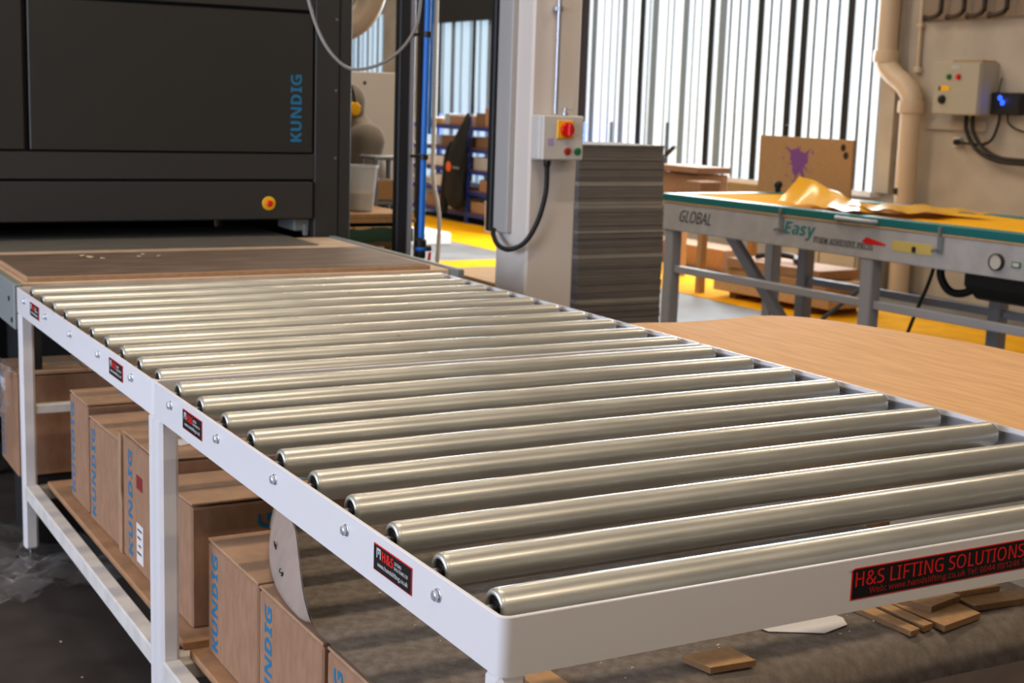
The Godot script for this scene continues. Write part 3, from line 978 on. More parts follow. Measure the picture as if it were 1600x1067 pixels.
# ------------------------------------------------------------------ vacuum press at the right
func build_press() -> void:
	var t := thing("membrane_press", "long grey press with a teal frame, yellow membrane and angled legs", "press", Vector3(4.528, 0, -6.08))
	t.rotation.y = atan2(0.0667, 0.998)
	off = Vector3.ZERO
	var L := 3.3
	var st := mb()
	# body walls (front, back, ends)
	box(st, Vector3(0.02, 0.76, L * 0.5), Vector3(0.04, 0.172, L), 0.004)
	box(st, Vector3(0.98, 0.76, L * 0.5), Vector3(0.04, 0.172, L), 0.004)
	box(st, Vector3(0.5, 0.76, 0.02), Vector3(0.92, 0.17, 0.04), 0.004)
	box(st, Vector3(0.5, 0.76, L - 0.02), Vector3(0.92, 0.17, 0.04), 0.004)
	box(st, Vector3(0.5, 0.83, L * 0.5), Vector3(0.92, 0.03, L - 0.08), 0.002)
	part("press_body", st, "press_grey", t)
	st = mb()
	box(st, Vector3(0.5, 0.851, L * 0.5), Vector3(1.012, 0.009, L + 0.01), 0.002)
	part("seal_board", st, "pale_wood", t)
	for q in [[Vector3(0.035, 0.879, L * 0.5), Vector3(0.08, 0.046, L + 0.02)], [Vector3(0.965, 0.879, L * 0.5), Vector3(0.08, 0.046, L + 0.02)], [Vector3(0.5, 0.879, 0.03), Vector3(0.85, 0.046, 0.08)], [Vector3(0.5, 0.879, L - 0.03), Vector3(0.85, 0.046, 0.08)]]:
		st = mb()
		box(st, q[0], q[1], 0.004)
		part("lid_frame", st, "teal", t)
	st = mb()
	var nz := FastNoiseLite.new()
	nz.frequency = 1.4
	slab(st, 40, 14, func(u: float, v: float) -> Vector3:
		var x := lerpf(0.07, 0.93, v)
		var z := lerpf(0.065, L - 0.065, u)
		return Vector3(x, 0.893 + 0.014 * nz.get_noise_2d(x * 3.0, z * 1.5) * sin(PI * u) + 0.006 * sin(PI * v), z), 0.004)
	part("membrane", st, "membrane", t)
	# legs, rails, brace
	for q in [[0.05, 0.05], [0.05, 1.735], [0.05, 3.2], [0.93, 0.05], [0.93, 0.36], [0.93, 1.9], [0.93, 3.0]]:
		st = mb()
		box(st, Vector3(q[0], 0.34, q[1]), Vector3(0.085, 0.68, 0.085), 0.008)
		box(st, Vector3(q[0], 0.005, q[1]), Vector3(0.13, 0.01, 0.13), 0.002)
		part("leg", st, "press_leg", t)
	for q in [[0.05, 0.425], [0.93, 0.35]]:
		for w in ([[0.095, 1.69], [1.78, 3.155]] if q[0] < 0.5 else [[0.41, 1.855], [1.945, 2.955]]):
			st = mb()
			bar(st, Vector3(q[0], q[1], w[0]), Vector3(q[0], q[1], w[1]), 0.04, 0.045, 0.004)
			part("stretcher", st, "press_leg", t)
	st = mb()
	bar(st, Vector3(0.5, 0.70, 0.02), Vector3(0.52, 0.12, 0.62), 0.075, 0.05, 0.004, Vector3.RIGHT)
	bar(st, Vector3(0.13, 0.72, 0.06), Vector3(0.93, 0.72, 0.06), 0.05, 0.04, 0.004)
	part("brace", st, "press_leg", t)
	st = mb()
	tube(st, [Vector3(0.52, 0.05, 0.75), Vector3(0.55, 0.45, 1.25)], 0.014, 8)
	part("thin_brace", st, "alu", t)
	for z in [0.08, 0.40]:
		st = mb()
		box(st, Vector3(1.17, 0.705, z), Vector3(0.34, 0.02, 0.05), 0.003)
		part("rear_bracket", st, "press_leg", t)
	# latches, handle, gauge, prints
	for z in [1.08, 2.235]:
		st = mb()
		box(st, Vector3(-0.006, 0.80, z), Vector3(0.014, 0.09, 0.035), 0.003)
		bar(st, Vector3(-0.012, 0.845, z), Vector3(-0.012, 0.89, z), 0.012, 0.03, 0.002)
		bar(st, Vector3(-0.014, 0.765, z - 0.05), Vector3(-0.014, 0.78, z), 0.01, 0.014, 0.002)
		part("latch", st, "alu", t)
	st = mb()
	tube(st, smooth_path([Vector3(-0.005, 0.877, 1.51), Vector3(-0.035, 0.878, 1.54), Vector3(-0.038, 0.878, 1.65), Vector3(-0.035, 0.878, 1.77), Vector3(-0.005, 0.877, 1.80)], 4), 0.012, 10)
	part("handle", st, "alu_light", t)
	var Xd := Vector3.BACK
	lettering("lettering", "GLOBAL", "black_print", t, Vector3(-0.0015, 0.772, 0.32), Xd, Vector3(0, 1, 0.25), 0.30, 0.075, false, 0.002)
	lettering("lettering", "Easy", "teal_print", t, Vector3(-0.0015, 0.775, 1.225), Xd, Vector3(0, 1, 0.25), 0.235, 0.10, true, 0.002)
	lettering("lettering", "FORM ADHESIVE PRESS", "black_print", t, Vector3(-0.0015, 0.740, 1.56), Xd, Vector3.UP, 0.44, 0.034, false, 0.002, true)
	st = mb()
	prism(st, PackedVector2Array([Vector2(1.70, 0.765), Vector2(1.73, 0.790), Vector2(1.77, 0.785), Vector2(1.87, 0.765), Vector2(1.87, 0.757), Vector2(1.74, 0.752)]), 0.003, Transform3D(Basis(Vector3.BACK, Vector3.UP, Vector3.LEFT), Vector3(0.0, 0, 0)))
	part("red_emblem", st, "red_plastic", t)
	st = mb()
	box(st, Vector3(-0.0015, 0.765, 2.05), Vector3(0.002, 0.055, 0.27), 0.0005)
	part("tape_strip", st, "tape_yellow", t)
	st = mb()
	box(st, Vector3(-0.006, 0.758, 2.065), Vector3(0.012, 0.03, 0.022), 0.003)
	part("switch", st, "black_plastic", t)
	st = mb()
	lathe(st, [Vector2(0, 0), Vector2(0.042, 0), Vector2(0.042, 0.02), Vector2(0.036, 0.024)], Vector3(0, 0.752, 2.59), Vector3.LEFT, 26)
	part("gauge_ring", st, "steel_brown", t)
	st = mb()
	lathe(st, [Vector2(0.0365, 0.018), Vector2(0, 0.020)], Vector3(0, 0.752, 2.59), Vector3.LEFT, 26)
	bar(st, Vector3(-0.021, 0.752, 2.59), Vector3(-0.021, 0.774, 2.578), 0.002, 0.003, 0.0005)
	part("gauge_face", st, "dial_face", t)
	st = mb()
	box(st, Vector3(-0.003, 0.750, 2.70), Vector3(0.006, 0.028, 0.05), 0.001)
	part("indicator", st, "green_plastic", t)
	st = mb()
	box(st, Vector3(-0.006, 0.750, 2.70), Vector3(0.003, 0.018, 0.036), 0.001)
	part("indicator_label", st, "white_print", t)
	st = mb()
	lathe(st, [Vector2(0.02, 0), Vector2(0.02, 0.03), Vector2(0.028, 0.04), Vector2(0.028, 0.065), Vector2(0.015, 0.075), Vector2(0, 0.076)], Vector3(0.965, 0.90, 0.02), Vector3.UP, 14)
	part("clamp_knob", st, "black_plastic", t)
	# motor slung under the body, with its black hose
	st = mb()
	box(st, Vector3(0.32, 0.62, 2.45), Vector3(0.25, 0.11, 0.45), 0.02)
	tube(st, [Vector3(0.32, 0.58, 2.25), Vector3(0.32, 0.58, 2.75)], 0.075, 18)
	box(st, Vector3(0.32, 0.655, 2.5), Vector3(0.1, 0.05, 0.3), 0.004)
	part("motor", st, "motor_dark", t)
	st = mb()
	tube(st, smooth_path([Vector3(0.30, 0.68, 2.0), Vector3(0.30, 0.60, 2.0), Vector3(0.30, 0.53, 2.06), Vector3(0.30, 0.525, 2.15), Vector3(0.31, 0.57, 2.24)], 6), 0.022, 12)
	part("hose", st, "black_rubber", t)
	# cable hanging to the floor
	st = base_at(Vector3(4.9, 0, -4.3))
	tube(st, smooth_path([Vector3(4.93, 0.70, -4.12), Vector3(4.92, 0.58, -4.14), Vector3(4.90, 0.383, -4.207), Vector3(4.88, 0.2, -4.27), Vector3(4.8, 0.03, -4.33), Vector3(4.6, 0.012, -4.2)], 6), 0.010, 8)
	solo("trailing_cable", st, "black_rubber", "thin black cable hanging from below the grey press to the floor", "cable")
	# folded yellow film on the membrane
	st = base_at(Vector3(4.85, 0.9, -4.85))
	slab(st, 26, 16, func(u: float, v: float) -> Vector3:
		var z := lerpf(-5.18, -4.45, u)
		var lift := 0.155 * pow(1.0 - u, 1.3) * sin(PI * clampf(v * 1.05, 0, 1)) + 0.012
		var x := lerpf(4.70, 5.02, v) + 0.03 * sin(u * 5.0) + 0.05 * sin(TAU * v) * (1.0 - u)
		return Vector3(x, 0.905 + lift + 0.006 * sin(u * 21.0 + v * 9.0), z), 0.0015)
	slab(st, 12, 10, func(u: float, v: float) -> Vector3:
		return Vector3(lerpf(4.78, 5.32, v), 0.922 + 0.02 * absf(sin(u * 6.0 + v * 8.0)), lerpf(-4.75, -4.2, u) + 0.12 * v), 0.0015)
	solo("yellow_film", st, "film_yellow", "loose fold of shiny yellow plastic film lying on the press membrane", "plastic film")
	# tan board with a purple splash standing behind
	var b := thing("splashed_board", "tan board with a purple paint splash standing upright behind the press", "board", Vector3(5.76, 0.715, -6.18))
	st = mb()
	box(st, Vector3(5.76, 0.9915, -6.185), Vector3(0.02, 0.553, 0.95), 0.003)
	part("board_panel", st, "mdf", b)
	var poly := PackedVector2Array()
	var r2 := RandomNumberGenerator.new()
	r2.seed = 5
	for k in 48:
		var a := TAU * k / 48.0
		var rr := 0.088 + 0.018 * sin(a * 3.0 + 0.6) + r2.randf_range(-0.008, 0.012)
		if k in [5, 11, 13, 19, 26, 35, 41, 44]: rr += r2.randf_range(0.03, 0.075)
		poly.append(Vector2(cos(a) * rr * 0.95, sin(a) * rr * 0.9))
	st = mb()
	var wall_basis := Basis(Vector3.BACK, Vector3.UP, Vector3.LEFT)
	prism(st, poly, 0.001, Transform3D(wall_basis, Vector3(5.75, 1.105, -6.24)))
	bar(st, Vector3(5.7495, 1.05, -6.20), Vector3(5.7495, 0.965, -6.165), 0.03, 0.001, 0.0003, Vector3.RIGHT)
	for k in 9:
		var a := r2.randf() * TAU
		lathe(st, [Vector2(r2.randf_range(0.005, 0.014), 0.0), Vector2(0.004, 0.001), Vector2(0, 0.001)], Vector3(5.75, 1.105 + sin(a) * 0.145, -6.24 + cos(a) * 0.16), Vector3.LEFT, 10)
	part("paint_splash", st, "purple_paint", b)
	for q in [[1.215, -5.80], [1.165, -5.77]]:
		st = mb()
		lathe(st, [Vector2(0.024, 0), Vector2(0.024, 0.0012), Vector2(0, 0.0012)], Vector3(5.75, q[0], q[1]), Vector3.LEFT, 18)
		part("dark_spot", st, "steel_brown", b)
# ------------------------------------------------------------------ sheet goods
func build_sheets() -> void:
	# trestles that carry the veneered sheet
	for k in 2:
		var zt: float = [-1.66, 0.15][k]
		var s := thing("timber_trestle", ["timber trestle holding the far end of the veneered sheet", "timber trestle holding the near end of the veneered sheet, outside the photo"][k], "trestle", Vector3(1.9, 0, zt))
		var st0 := mb()
		bar(st0, Vector3(1.52, 0.775, zt), Vector3(2.2, 0.775, zt), 0.08, 0.09, 0.004)
		part("beam", st0, "pale_wood", s)
		for x in [1.6, 2.12]:
			for d in [-0.16, 0.16]:
				st0 = mb()
				bar(st0, Vector3(x, 0.0, zt + d), Vector3(x, 0.73, zt + d * 0.15), 0.06, 0.04, 0.003)
				part("leg", st0, "pale_wood", s)
	var o := thing("veneered_sheet", "large thin wood veneered sheet with a wavy far edge beside the conveyor", "sheet", Vector3(1.87, 0.79, -0.7))
	var st := mb()
	slab(st, 48, 20, func(u: float, v: float) -> Vector3:
		var zf := -1.925 - 0.036 * sin(PI * v * 0.95) - 0.004 * sin(v * 22.0)
		if v > 0.80: zf += (v - 0.80) * (v - 0.80) * 8.0
		var z := lerpf(zf, 0.5, u)
		var x := lerpf(1.44, 2.262 + 0.014 * sin(u * 9.0), v)
		var wave := 0.004 * sin(v * 10.0 + 1.2) * exp(-u * 8.0) + 0.004 * sin(u * 14.0) * v
		return Vector3(x, 0.838 + wave - 0.010 * v * v, z), 0.004)
	part("face_veneer", st, "veneer", o)
	st = mb()
	bar(st, Vector3(1.438, 0.826, -1.95), Vector3(1.438, 0.826, 0.5), 0.006, 0.02, 0.001)
	part("shaded_edge", st, "veneer_edge_shaded", o)  # sheet edge, shadow beside the rail put into its brown colour
	# far stack beyond the conveyor, seen left of the column
	var f := thing("low_board_stack", "low stack of pale boards on the floor left of the white column", "board stack", Vector3(2.85, 0, -4.75))
	for k in 15:
		st = mb()
		box(st, Vector3(2.83 + rng.randf_range(-0.006, 0.006), 0.02 + 0.04 * k, -4.72), Vector3(0.8, 0.0385, 0.72), 0.002)
		part("board", st, "board_edge" if k < 13 else "pale_wood", f)
	# the tall stack of thin grey sheets
	var g := thing("grey_sheet_stack", "tall stack of thin grey sheets with ragged layers behind the white column", "sheet stack", Vector3(2.75, 0, -4.1))
	var y := 0.0
	st = mb()
	box(st, Vector3(2.75, 0.05, -4.1), Vector3(0.46, 0.1, 0.4), 0.004)
	part("pallet", st, "pale_wood", g)
	y = 0.1
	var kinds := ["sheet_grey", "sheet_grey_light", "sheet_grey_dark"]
	var k2 := 0
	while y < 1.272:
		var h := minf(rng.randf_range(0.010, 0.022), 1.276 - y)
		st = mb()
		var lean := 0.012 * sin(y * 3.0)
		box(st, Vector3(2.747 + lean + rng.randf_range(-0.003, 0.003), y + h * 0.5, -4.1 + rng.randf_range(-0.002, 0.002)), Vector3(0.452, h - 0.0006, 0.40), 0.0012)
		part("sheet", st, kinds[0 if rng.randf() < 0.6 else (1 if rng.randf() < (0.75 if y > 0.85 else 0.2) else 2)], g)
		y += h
		k2 += 1

# ------------------------------------------------------------------ cartons under the conveyor
func carton(at: Vector3, s: Vector3, turn: float, label: String, group: String, side_text := true, opts := {}) -> Node3D:
	var t := thing("cardboard_carton", label, "carton", at, group)
	t.rotation.y = turn
	off = Vector3.ZERO
	var st := mb()
	box(st, Vector3(0, s.y * 0.5 - 0.004, 0), Vector3(s.x, s.y - 0.008, s.z), 0.004)
	part("carton_body", st, "card", t)
	var along_z: bool = opts.get("seam_z", false)
	if opts.get("plain", false):
		st = mb()
		box(st, Vector3(0, s.y - 0.0025, 0), Vector3(s.x + 0.001, 0.006, s.z + 0.001), 0.0015)
		part("lid_panel", st, "card_top", t)
	for k in ([] if opts.get("plain", false) else [-1, 1]):
		st = mb()
		var w := (s.x if not along_z else s.z) * 0.5 - 0.0025
		if along_z:
			box(st, Vector3(0, s.y - 0.002, k * (w * 0.5 + 0.002)), Vector3(s.x, 0.005, w), 0.0012, Basis(Vector3.RIGHT, -k * opts.get("lift", 0.0)))
		else:
			box(st, Vector3(k * (w * 0.5 + 0.002), s.y - 0.002, 0), Vector3(w, 0.005, s.z), 0.0012, Basis(Vector3.BACK, k * opts.get("lift", 0.0)))
		part("flap", st, "card_top", t)
	var x := -s.x * 0.5
	if side_text:
		lettering("lettering", "KUNDIG", "blue_print", t, Vector3(x - 0.0004, s.y * 0.48, -s.z * 0.5 + opts.get("tz", 0.036)), Vector3.UP, Vector3.FORWARD, s.y * 0.84, 0.038)
	if opts.get("top_text", false):
		lettering("lettering", "KUNDIG", "blue_print_pale", t, Vector3(0.03, s.y + 0.0012, 0.0), Vector3.RIGHT, Vector3.FORWARD, 0.24, 0.045)
	if opts.get("front_text", false):
		lettering("lettering", "KUNDIG", "blue_print", t, Vector3(opts.get("fx", 0.1), s.y * 0.47, s.z * 0.5 + 0.0004), Vector3.UP, Vector3.LEFT, s.y * 0.8, 0.05)
	if opts.get("stamp", false):
		st = mb()
		box(st, Vector3(x - 0.0006, s.y * 0.70, opts.get("sz", 0.02)), Vector3(0.001, 0.035, 0.055), 0.0003)
		part("red_stamp", st, "red_stamp", t)
		st = mb()
		box(st, Vector3(x - 0.0006, s.y * 0.22, opts.get("sz", 0.02)), Vector3(0.001, 0.10, 0.06), 0.0003)
		var lb := part("address_label", st, "paper", t)
		for i in 4:
			st = mb()
			box(st, Vector3(x - 0.0013, s.y * 0.22 + 0.035 - 0.02 * i, opts.get("sz", 0.02) - 0.005 * (i % 2)), Vector3(0.0004, 0.005, 0.04 - 0.008 * (i % 3)), 0.0001)
			part("label_line", st, "black_print", lb)
		st = mb()
		tube(st, [Vector3(x - 0.001, s.y * 0.16, s.z * 0.5), Vector3(x + 0.02, s.y * 0.14, s.z * 0.5 + 0.002)], 0.001, 4)
	if opts.get("crease", false):
		# crushed corner strip standing proud of the far edge
		st = mb()
		prism(st, PackedVector2Array([Vector2(0, 0.0), Vector2(0.03, 0.0), Vector2(0.034, s.y * 0.42), Vector2(0.024, s.y * 0.5), Vector2(0.03, s.y * 0.97), Vector2(0.004, s.y * 0.99), Vector2(-0.004, s.y * 0.5)]), 0.005, Transform3D(Basis(Vector3.BACK, Vector3.UP, Vector3.LEFT), Vector3(x, 0, -s.z * 0.5 - 0.03)))
		part("crushed_corner", st, "card_top", t)
	if opts.get("tape", false):
		st = mb()
		box(st, Vector3(-s.x * 0.18, s.y + 0.0012, 0.0), Vector3(0.11, 0.0008, 0.06), 0.0002, Basis(Vector3.UP, 0.3))
		part("tape_piece", st, "paper", t)
	return t

func build_cartons() -> void:
	var G := "cartons on the shelf boards below the conveyors"
	var Y := 0.2675
	# far conveyor, far to near
	carton(Vector3(0.315, Y, -2.675), Vector3(0.42, 0.315, 0.215), 0.0, "brown carton just right of the far conveyor leg, pale print on its lid", G, true, {"tz": 0.03, "top_text": true, "plain": true})
	carton(Vector3(0.315, Y, -2.385), Vector3(0.42, 0.292, 0.30), 0.02, "brown carton with blue vertical print, second from the far leg on the far shelf", G, true, {"tz": 0.04, "top_text": true, "plain": true})
	carton(Vector3(0.316, Y, -2.02), Vector3(0.42, 0.325, 0.32), 0.0, "crumpled brown carton with a red stamp and a white address label", G, true, {"tz": 0.07, "stamp": true, "sz": 0.0, "crease": true, "tape": true, "lift": 0.02})
	carton(Vector3(0.36, Y, -1.725), Vector3(0.50, 0.286, 0.255), 0.0, "large brown carton behind the paired conveyor legs, dark front and open lid", G, true, {"front_text": true, "fx": -0.073, "top_text": true, "lift": 0.03, "seam_z": true})
	# near conveyor
	carton(Vector3(0.315, Y, -1.305), Vector3(0.42, 0.252, 0.315), 0.0, "brown carton standing left of the curled abrasive belt, pale clean lid", G, true, {"tz": 0.045, "plain": true})
	carton(Vector3(0.312, Y, -0.967), Vector3(0.42, 0.254, 0.325), 0.0, "torn edged brown carton partly under the flat abrasive belt, second from the camera", G, true, {"tz": 0.05, "plain": true})
	carton(Vector3(0.315, Y, -0.635), Vector3(0.42, 0.254, 0.31), 0.0, "brown carton nearest the camera, cut by the lower edge of the photo", G, true, {"tz": 0.05, "plain": true})
	# behind the far leg
	carton(Vector3(0.215, Y, -3.17), Vector3(0.43, 0.32, 0.28), 0.0, "brown carton behind the far conveyor leg, beyond the row on the shelf", G, true, {"tz": 0.035, "top_text": true})
	var st := base_at(Vector3(0.23, 0, -3.17))
	box(st, Vector3(0.235, 0.133, -3.17), Vector3(0.40, 0.266, 0.27), 0.006)
	solo("dark_crate", st, "infeed_dark", "low dark crate carrying the carton behind the far conveyor leg", "crate")
	# row behind on the same shelf
	carton(Vector3(0.86, Y, -2.62), Vector3(0.46, 0.31, 0.32), 0.03, "brown carton in the back row on the far shelf, deepest under the conveyor", G, false, {})
	carton(Vector3(0.88, Y, -2.2), Vector3(0.46, 0.29, 0.34), -0.02, "brown carton in the middle of the back row on the far shelf", G, false, {})
	carton(Vector3(0.9, Y, -1.78), Vector3(0.46, 0.27, 0.34), 0.02, "brown carton in the back row on the far shelf, closest to the abrasive belt", G, false, {})

# ------------------------------------------------------------------ abrasive belt, offcuts
func build_belt_and_offcuts() -> void:
	# what carries the belt beside the cartons
	for k in 2:
		var st3 := base_at(Vector3([0.755, 1.14][k], 0.2675, -0.93))
		box(st3, Vector3([0.755, 1.14][k], 0.394, -0.93), Vector3(0.37, 0.252, 0.94), 0.004)
		solo("belt_crate", st3, "infeed_dark", ["dark crate under the middle of the wide abrasive belt", "dark crate under the right part of the wide abrasive belt"][k], "crate")
	var t := thing("abrasive_belt", "wide grey brown abrasive belt draped over cartons below the near conveyor, left edge curled", "abrasive belt", Vector3(0.78, 0.525, -0.8))
	var wav := FastNoiseLite.new()
	wav.frequency = 1.3
	var Y := 0.531
	var R := 0.07
	var surf := func(u: float, v: float, lower: float) -> Vector3:
		# u from the back over the front fold and down; v across from the left edge
		var s := 1.36 * v
		var x := 0.104 + s
		var zf := -0.425 + 0.03 * v
		var z: float
		var y := Y
		if u < 0.7:
			z = lerpf(-1.43, zf, u / 0.7)
		elif u < 0.88:
			var a := (u - 0.7) / 0.18 * PI * 0.5
			z = zf + R * sin(a)
			y = Y - R * (1.0 - cos(a))
		else:
			z = zf + R - 0.02 * (u - 0.88) / 0.12
			y = Y - R - 0.17 * (u - 0.88) / 0.12
		# the left edge curls up towards the back
		var k := smoothstep(-0.80, -0.90, z)
		if k > 0.0:
			var span := 0.12
			var h := 0.118 * smoothstep(-0.82, -1.08, z)
			var fx := 0.104 + 0.14 * pow(clampf((-z - 0.9) / 0.52, 0.0, 1.0), 1.6)
			var cx: float
			if s < span:
				var w := 1.0 - s / span
				cx = fx + (0.036 * w * w - 0.012) * h / 0.118
				y += h * pow(w, 1.3)
			else:
				cx = lerpf(fx - 0.012 * h / 0.118, 0.104 + 1.36, (s - span) / (1.36 - span))
			x = lerpf(x, cx, k)
		y += 0.004 * wav.get_noise_2d(x * 2.0, z * 2.0) * (1.0 if u < 0.7 else 0.2)
		return Vector3(x - lower * 1.6 * k, y - lower, z)
	var st := mb()
	slab(st, 72, 64, func(u: float, v: float) -> Vector3: return surf.call(u, v, 0.0), 0.0)
	part("grit_face", st, "abrasive", t)
	st = mb()
	slab(st, 72, 64, func(u: float, v: float) -> Vector3: return surf.call(u, 1.0 - v, 0.0014), 0.0)
	var bk := part("backing", st, "abrasive_back", t)
	lettering("lettering", "P80", "black_print", bk, Vector3(0.146, 0.585, -1.165), Vector3(-0.22, 0.0, 0.97), Vector3(-0.08, 0.98, 0.0), 0.026, 0.011, true, 0.002)
	lettering("lettering", "C-9", "black_print", bk, Vector3(0.1165, 0.571, -1.05), Vector3(-0.2, 0.0, 0.97), Vector3(0.4, 0.92, 0.08), 0.036, 0.008, true, 0.002)
	# offcuts and slats lying on the belt
	var G := "fibreboard offcuts on the abrasive belt"
	var B := 0.5335
	offcut([Vector2(0.607, -0.451), Vector2(0.705, -0.452), Vector2(0.710, -0.384), Vector2(0.620, -0.390)], B, 0.011, "single square fibreboard offcut lying alone on the belt, left of the offcut pile", G)
	offcut([Vector2(0.318, -0.54), Vector2(0.374, -0.54), Vector2(0.376, -0.395), Vector2(0.322, -0.395)], B, 0.009, "fibreboard strip poking out below the near left corner leg", G)
	offcut([Vector2(1.044, -0.58), Vector2(1.082, -0.58), Vector2(1.079, -0.378), Vector2(1.054, -0.374)], B, 0.010, "narrow fibreboard slat at the left foot of the offcut pile", G)
	offcut([Vector2(1.088, -0.60), Vector2(1.118, -0.60), Vector2(1.117, -0.384), Vector2(1.092, -0.380)], B, 0.012, "second narrow slat of the offcut pile, tucked beside the square tiles", G)
	offcut([Vector2(1.123, -0.51), Vector2(1.25, -0.50), Vector2(1.240, -0.385), Vector2(1.128, -0.365)], B, 0.012, "lower square tile of the offcut pile, largest of the pair", G)
	offcut([Vector2(1.118, -0.52), Vector2(1.24, -0.525), Vector2(1.252, -0.446), Vector2(1.155, -0.425)], B + 0.0125, 0.012, "upper square tile on top of the offcut pile", G)
	offcut([Vector2(1.26, -0.47), Vector2(1.42, -0.45), Vector2(1.42, -0.405), Vector2(1.262, -0.418)], B, 0.012, "long slat lying behind the tiles at the right of the offcut pile", G)
	offcut([Vector2(1.255, -0.535), Vector2(1.37, -0.53), Vector2(1.368, -0.455), Vector2(1.268, -0.462)], B + 0.0125, 0.012, "pale slat resting across the long slat behind the tiles", G)
	offcut([Vector2(1.30, -0.59), Vector2(1.43, -0.58), Vector2(1.43, -0.545), Vector2(1.302, -0.555)], B, 0.02, "thick slat half hidden behind the end rail at the far right", G)
	st = base_at(Vector3(0.92, B, -0.5))
	var pv := PackedVector2Array([Vector2(0.82, -0.56), Vector2(0.99, -0.56), Vector2(1.003, -0.495), Vector2(0.986, -0.464), Vector2(0.920, -0.449), Vector2(0.832, -0.498)])
	prism(st, pv, 0.0012, Transform3D(Basis(Vector3.RIGHT, Vector3.BACK, Vector3.UP), Vector3(0, B + 0.001, 0)))
	solo("paper_scrap", st, "paper", "pale pointed scrap of paper on the abrasive belt", "paper scrap")
	# crumbs
	for k in 90:
		var p := Vector3(rng.randf_range(0.27, 1.05), B - 0.002, rng.randf_range(-1.05, -0.43))
		st = base_at(p)
		var s := rng.randf_range(0.0015, 0.0045)
		box(st, p + Vector3(0, s * 0.3 + 0.001, 0), Vector3(s * rng.randf_range(0.8, 2.2), s * 0.6, s), s * 0.15, Basis(Vector3.UP, rng.randf() * 3.0))
		solo("wood_crumb", st, "chip", "tiny pale wood crumb on the abrasive belt", "wood crumb", "wood crumbs on the abrasive belt")

func offcut(q: Array, y: float, h: float, label: String, group: String) -> void:
	var c := Vector2.ZERO
	for p in q: c += p * 0.25
	var t := thing("fibreboard_offcut", label, "offcut", Vector3(c.x, y, c.y), group)
	var st := mb()
	prism(st, PackedVector2Array(q), h - 0.0006, Transform3D(Basis(Vector3.RIGHT, Vector3.FORWARD, Vector3.UP) * Basis.from_scale(Vector3(1, -1, 1)), Vector3(0, y, 0)))
	part("core", st, "mdf_edge", t)
	st = mb()
	prism(st, PackedVector2Array(q), 0.0006, Transform3D(Basis(Vector3.RIGHT, Vector3.FORWARD, Vector3.UP) * Basis.from_scale(Vector3(1, -1, 1)), Vector3(0, y + h - 0.0006, 0)))
	part("face", st, "mdf", t)

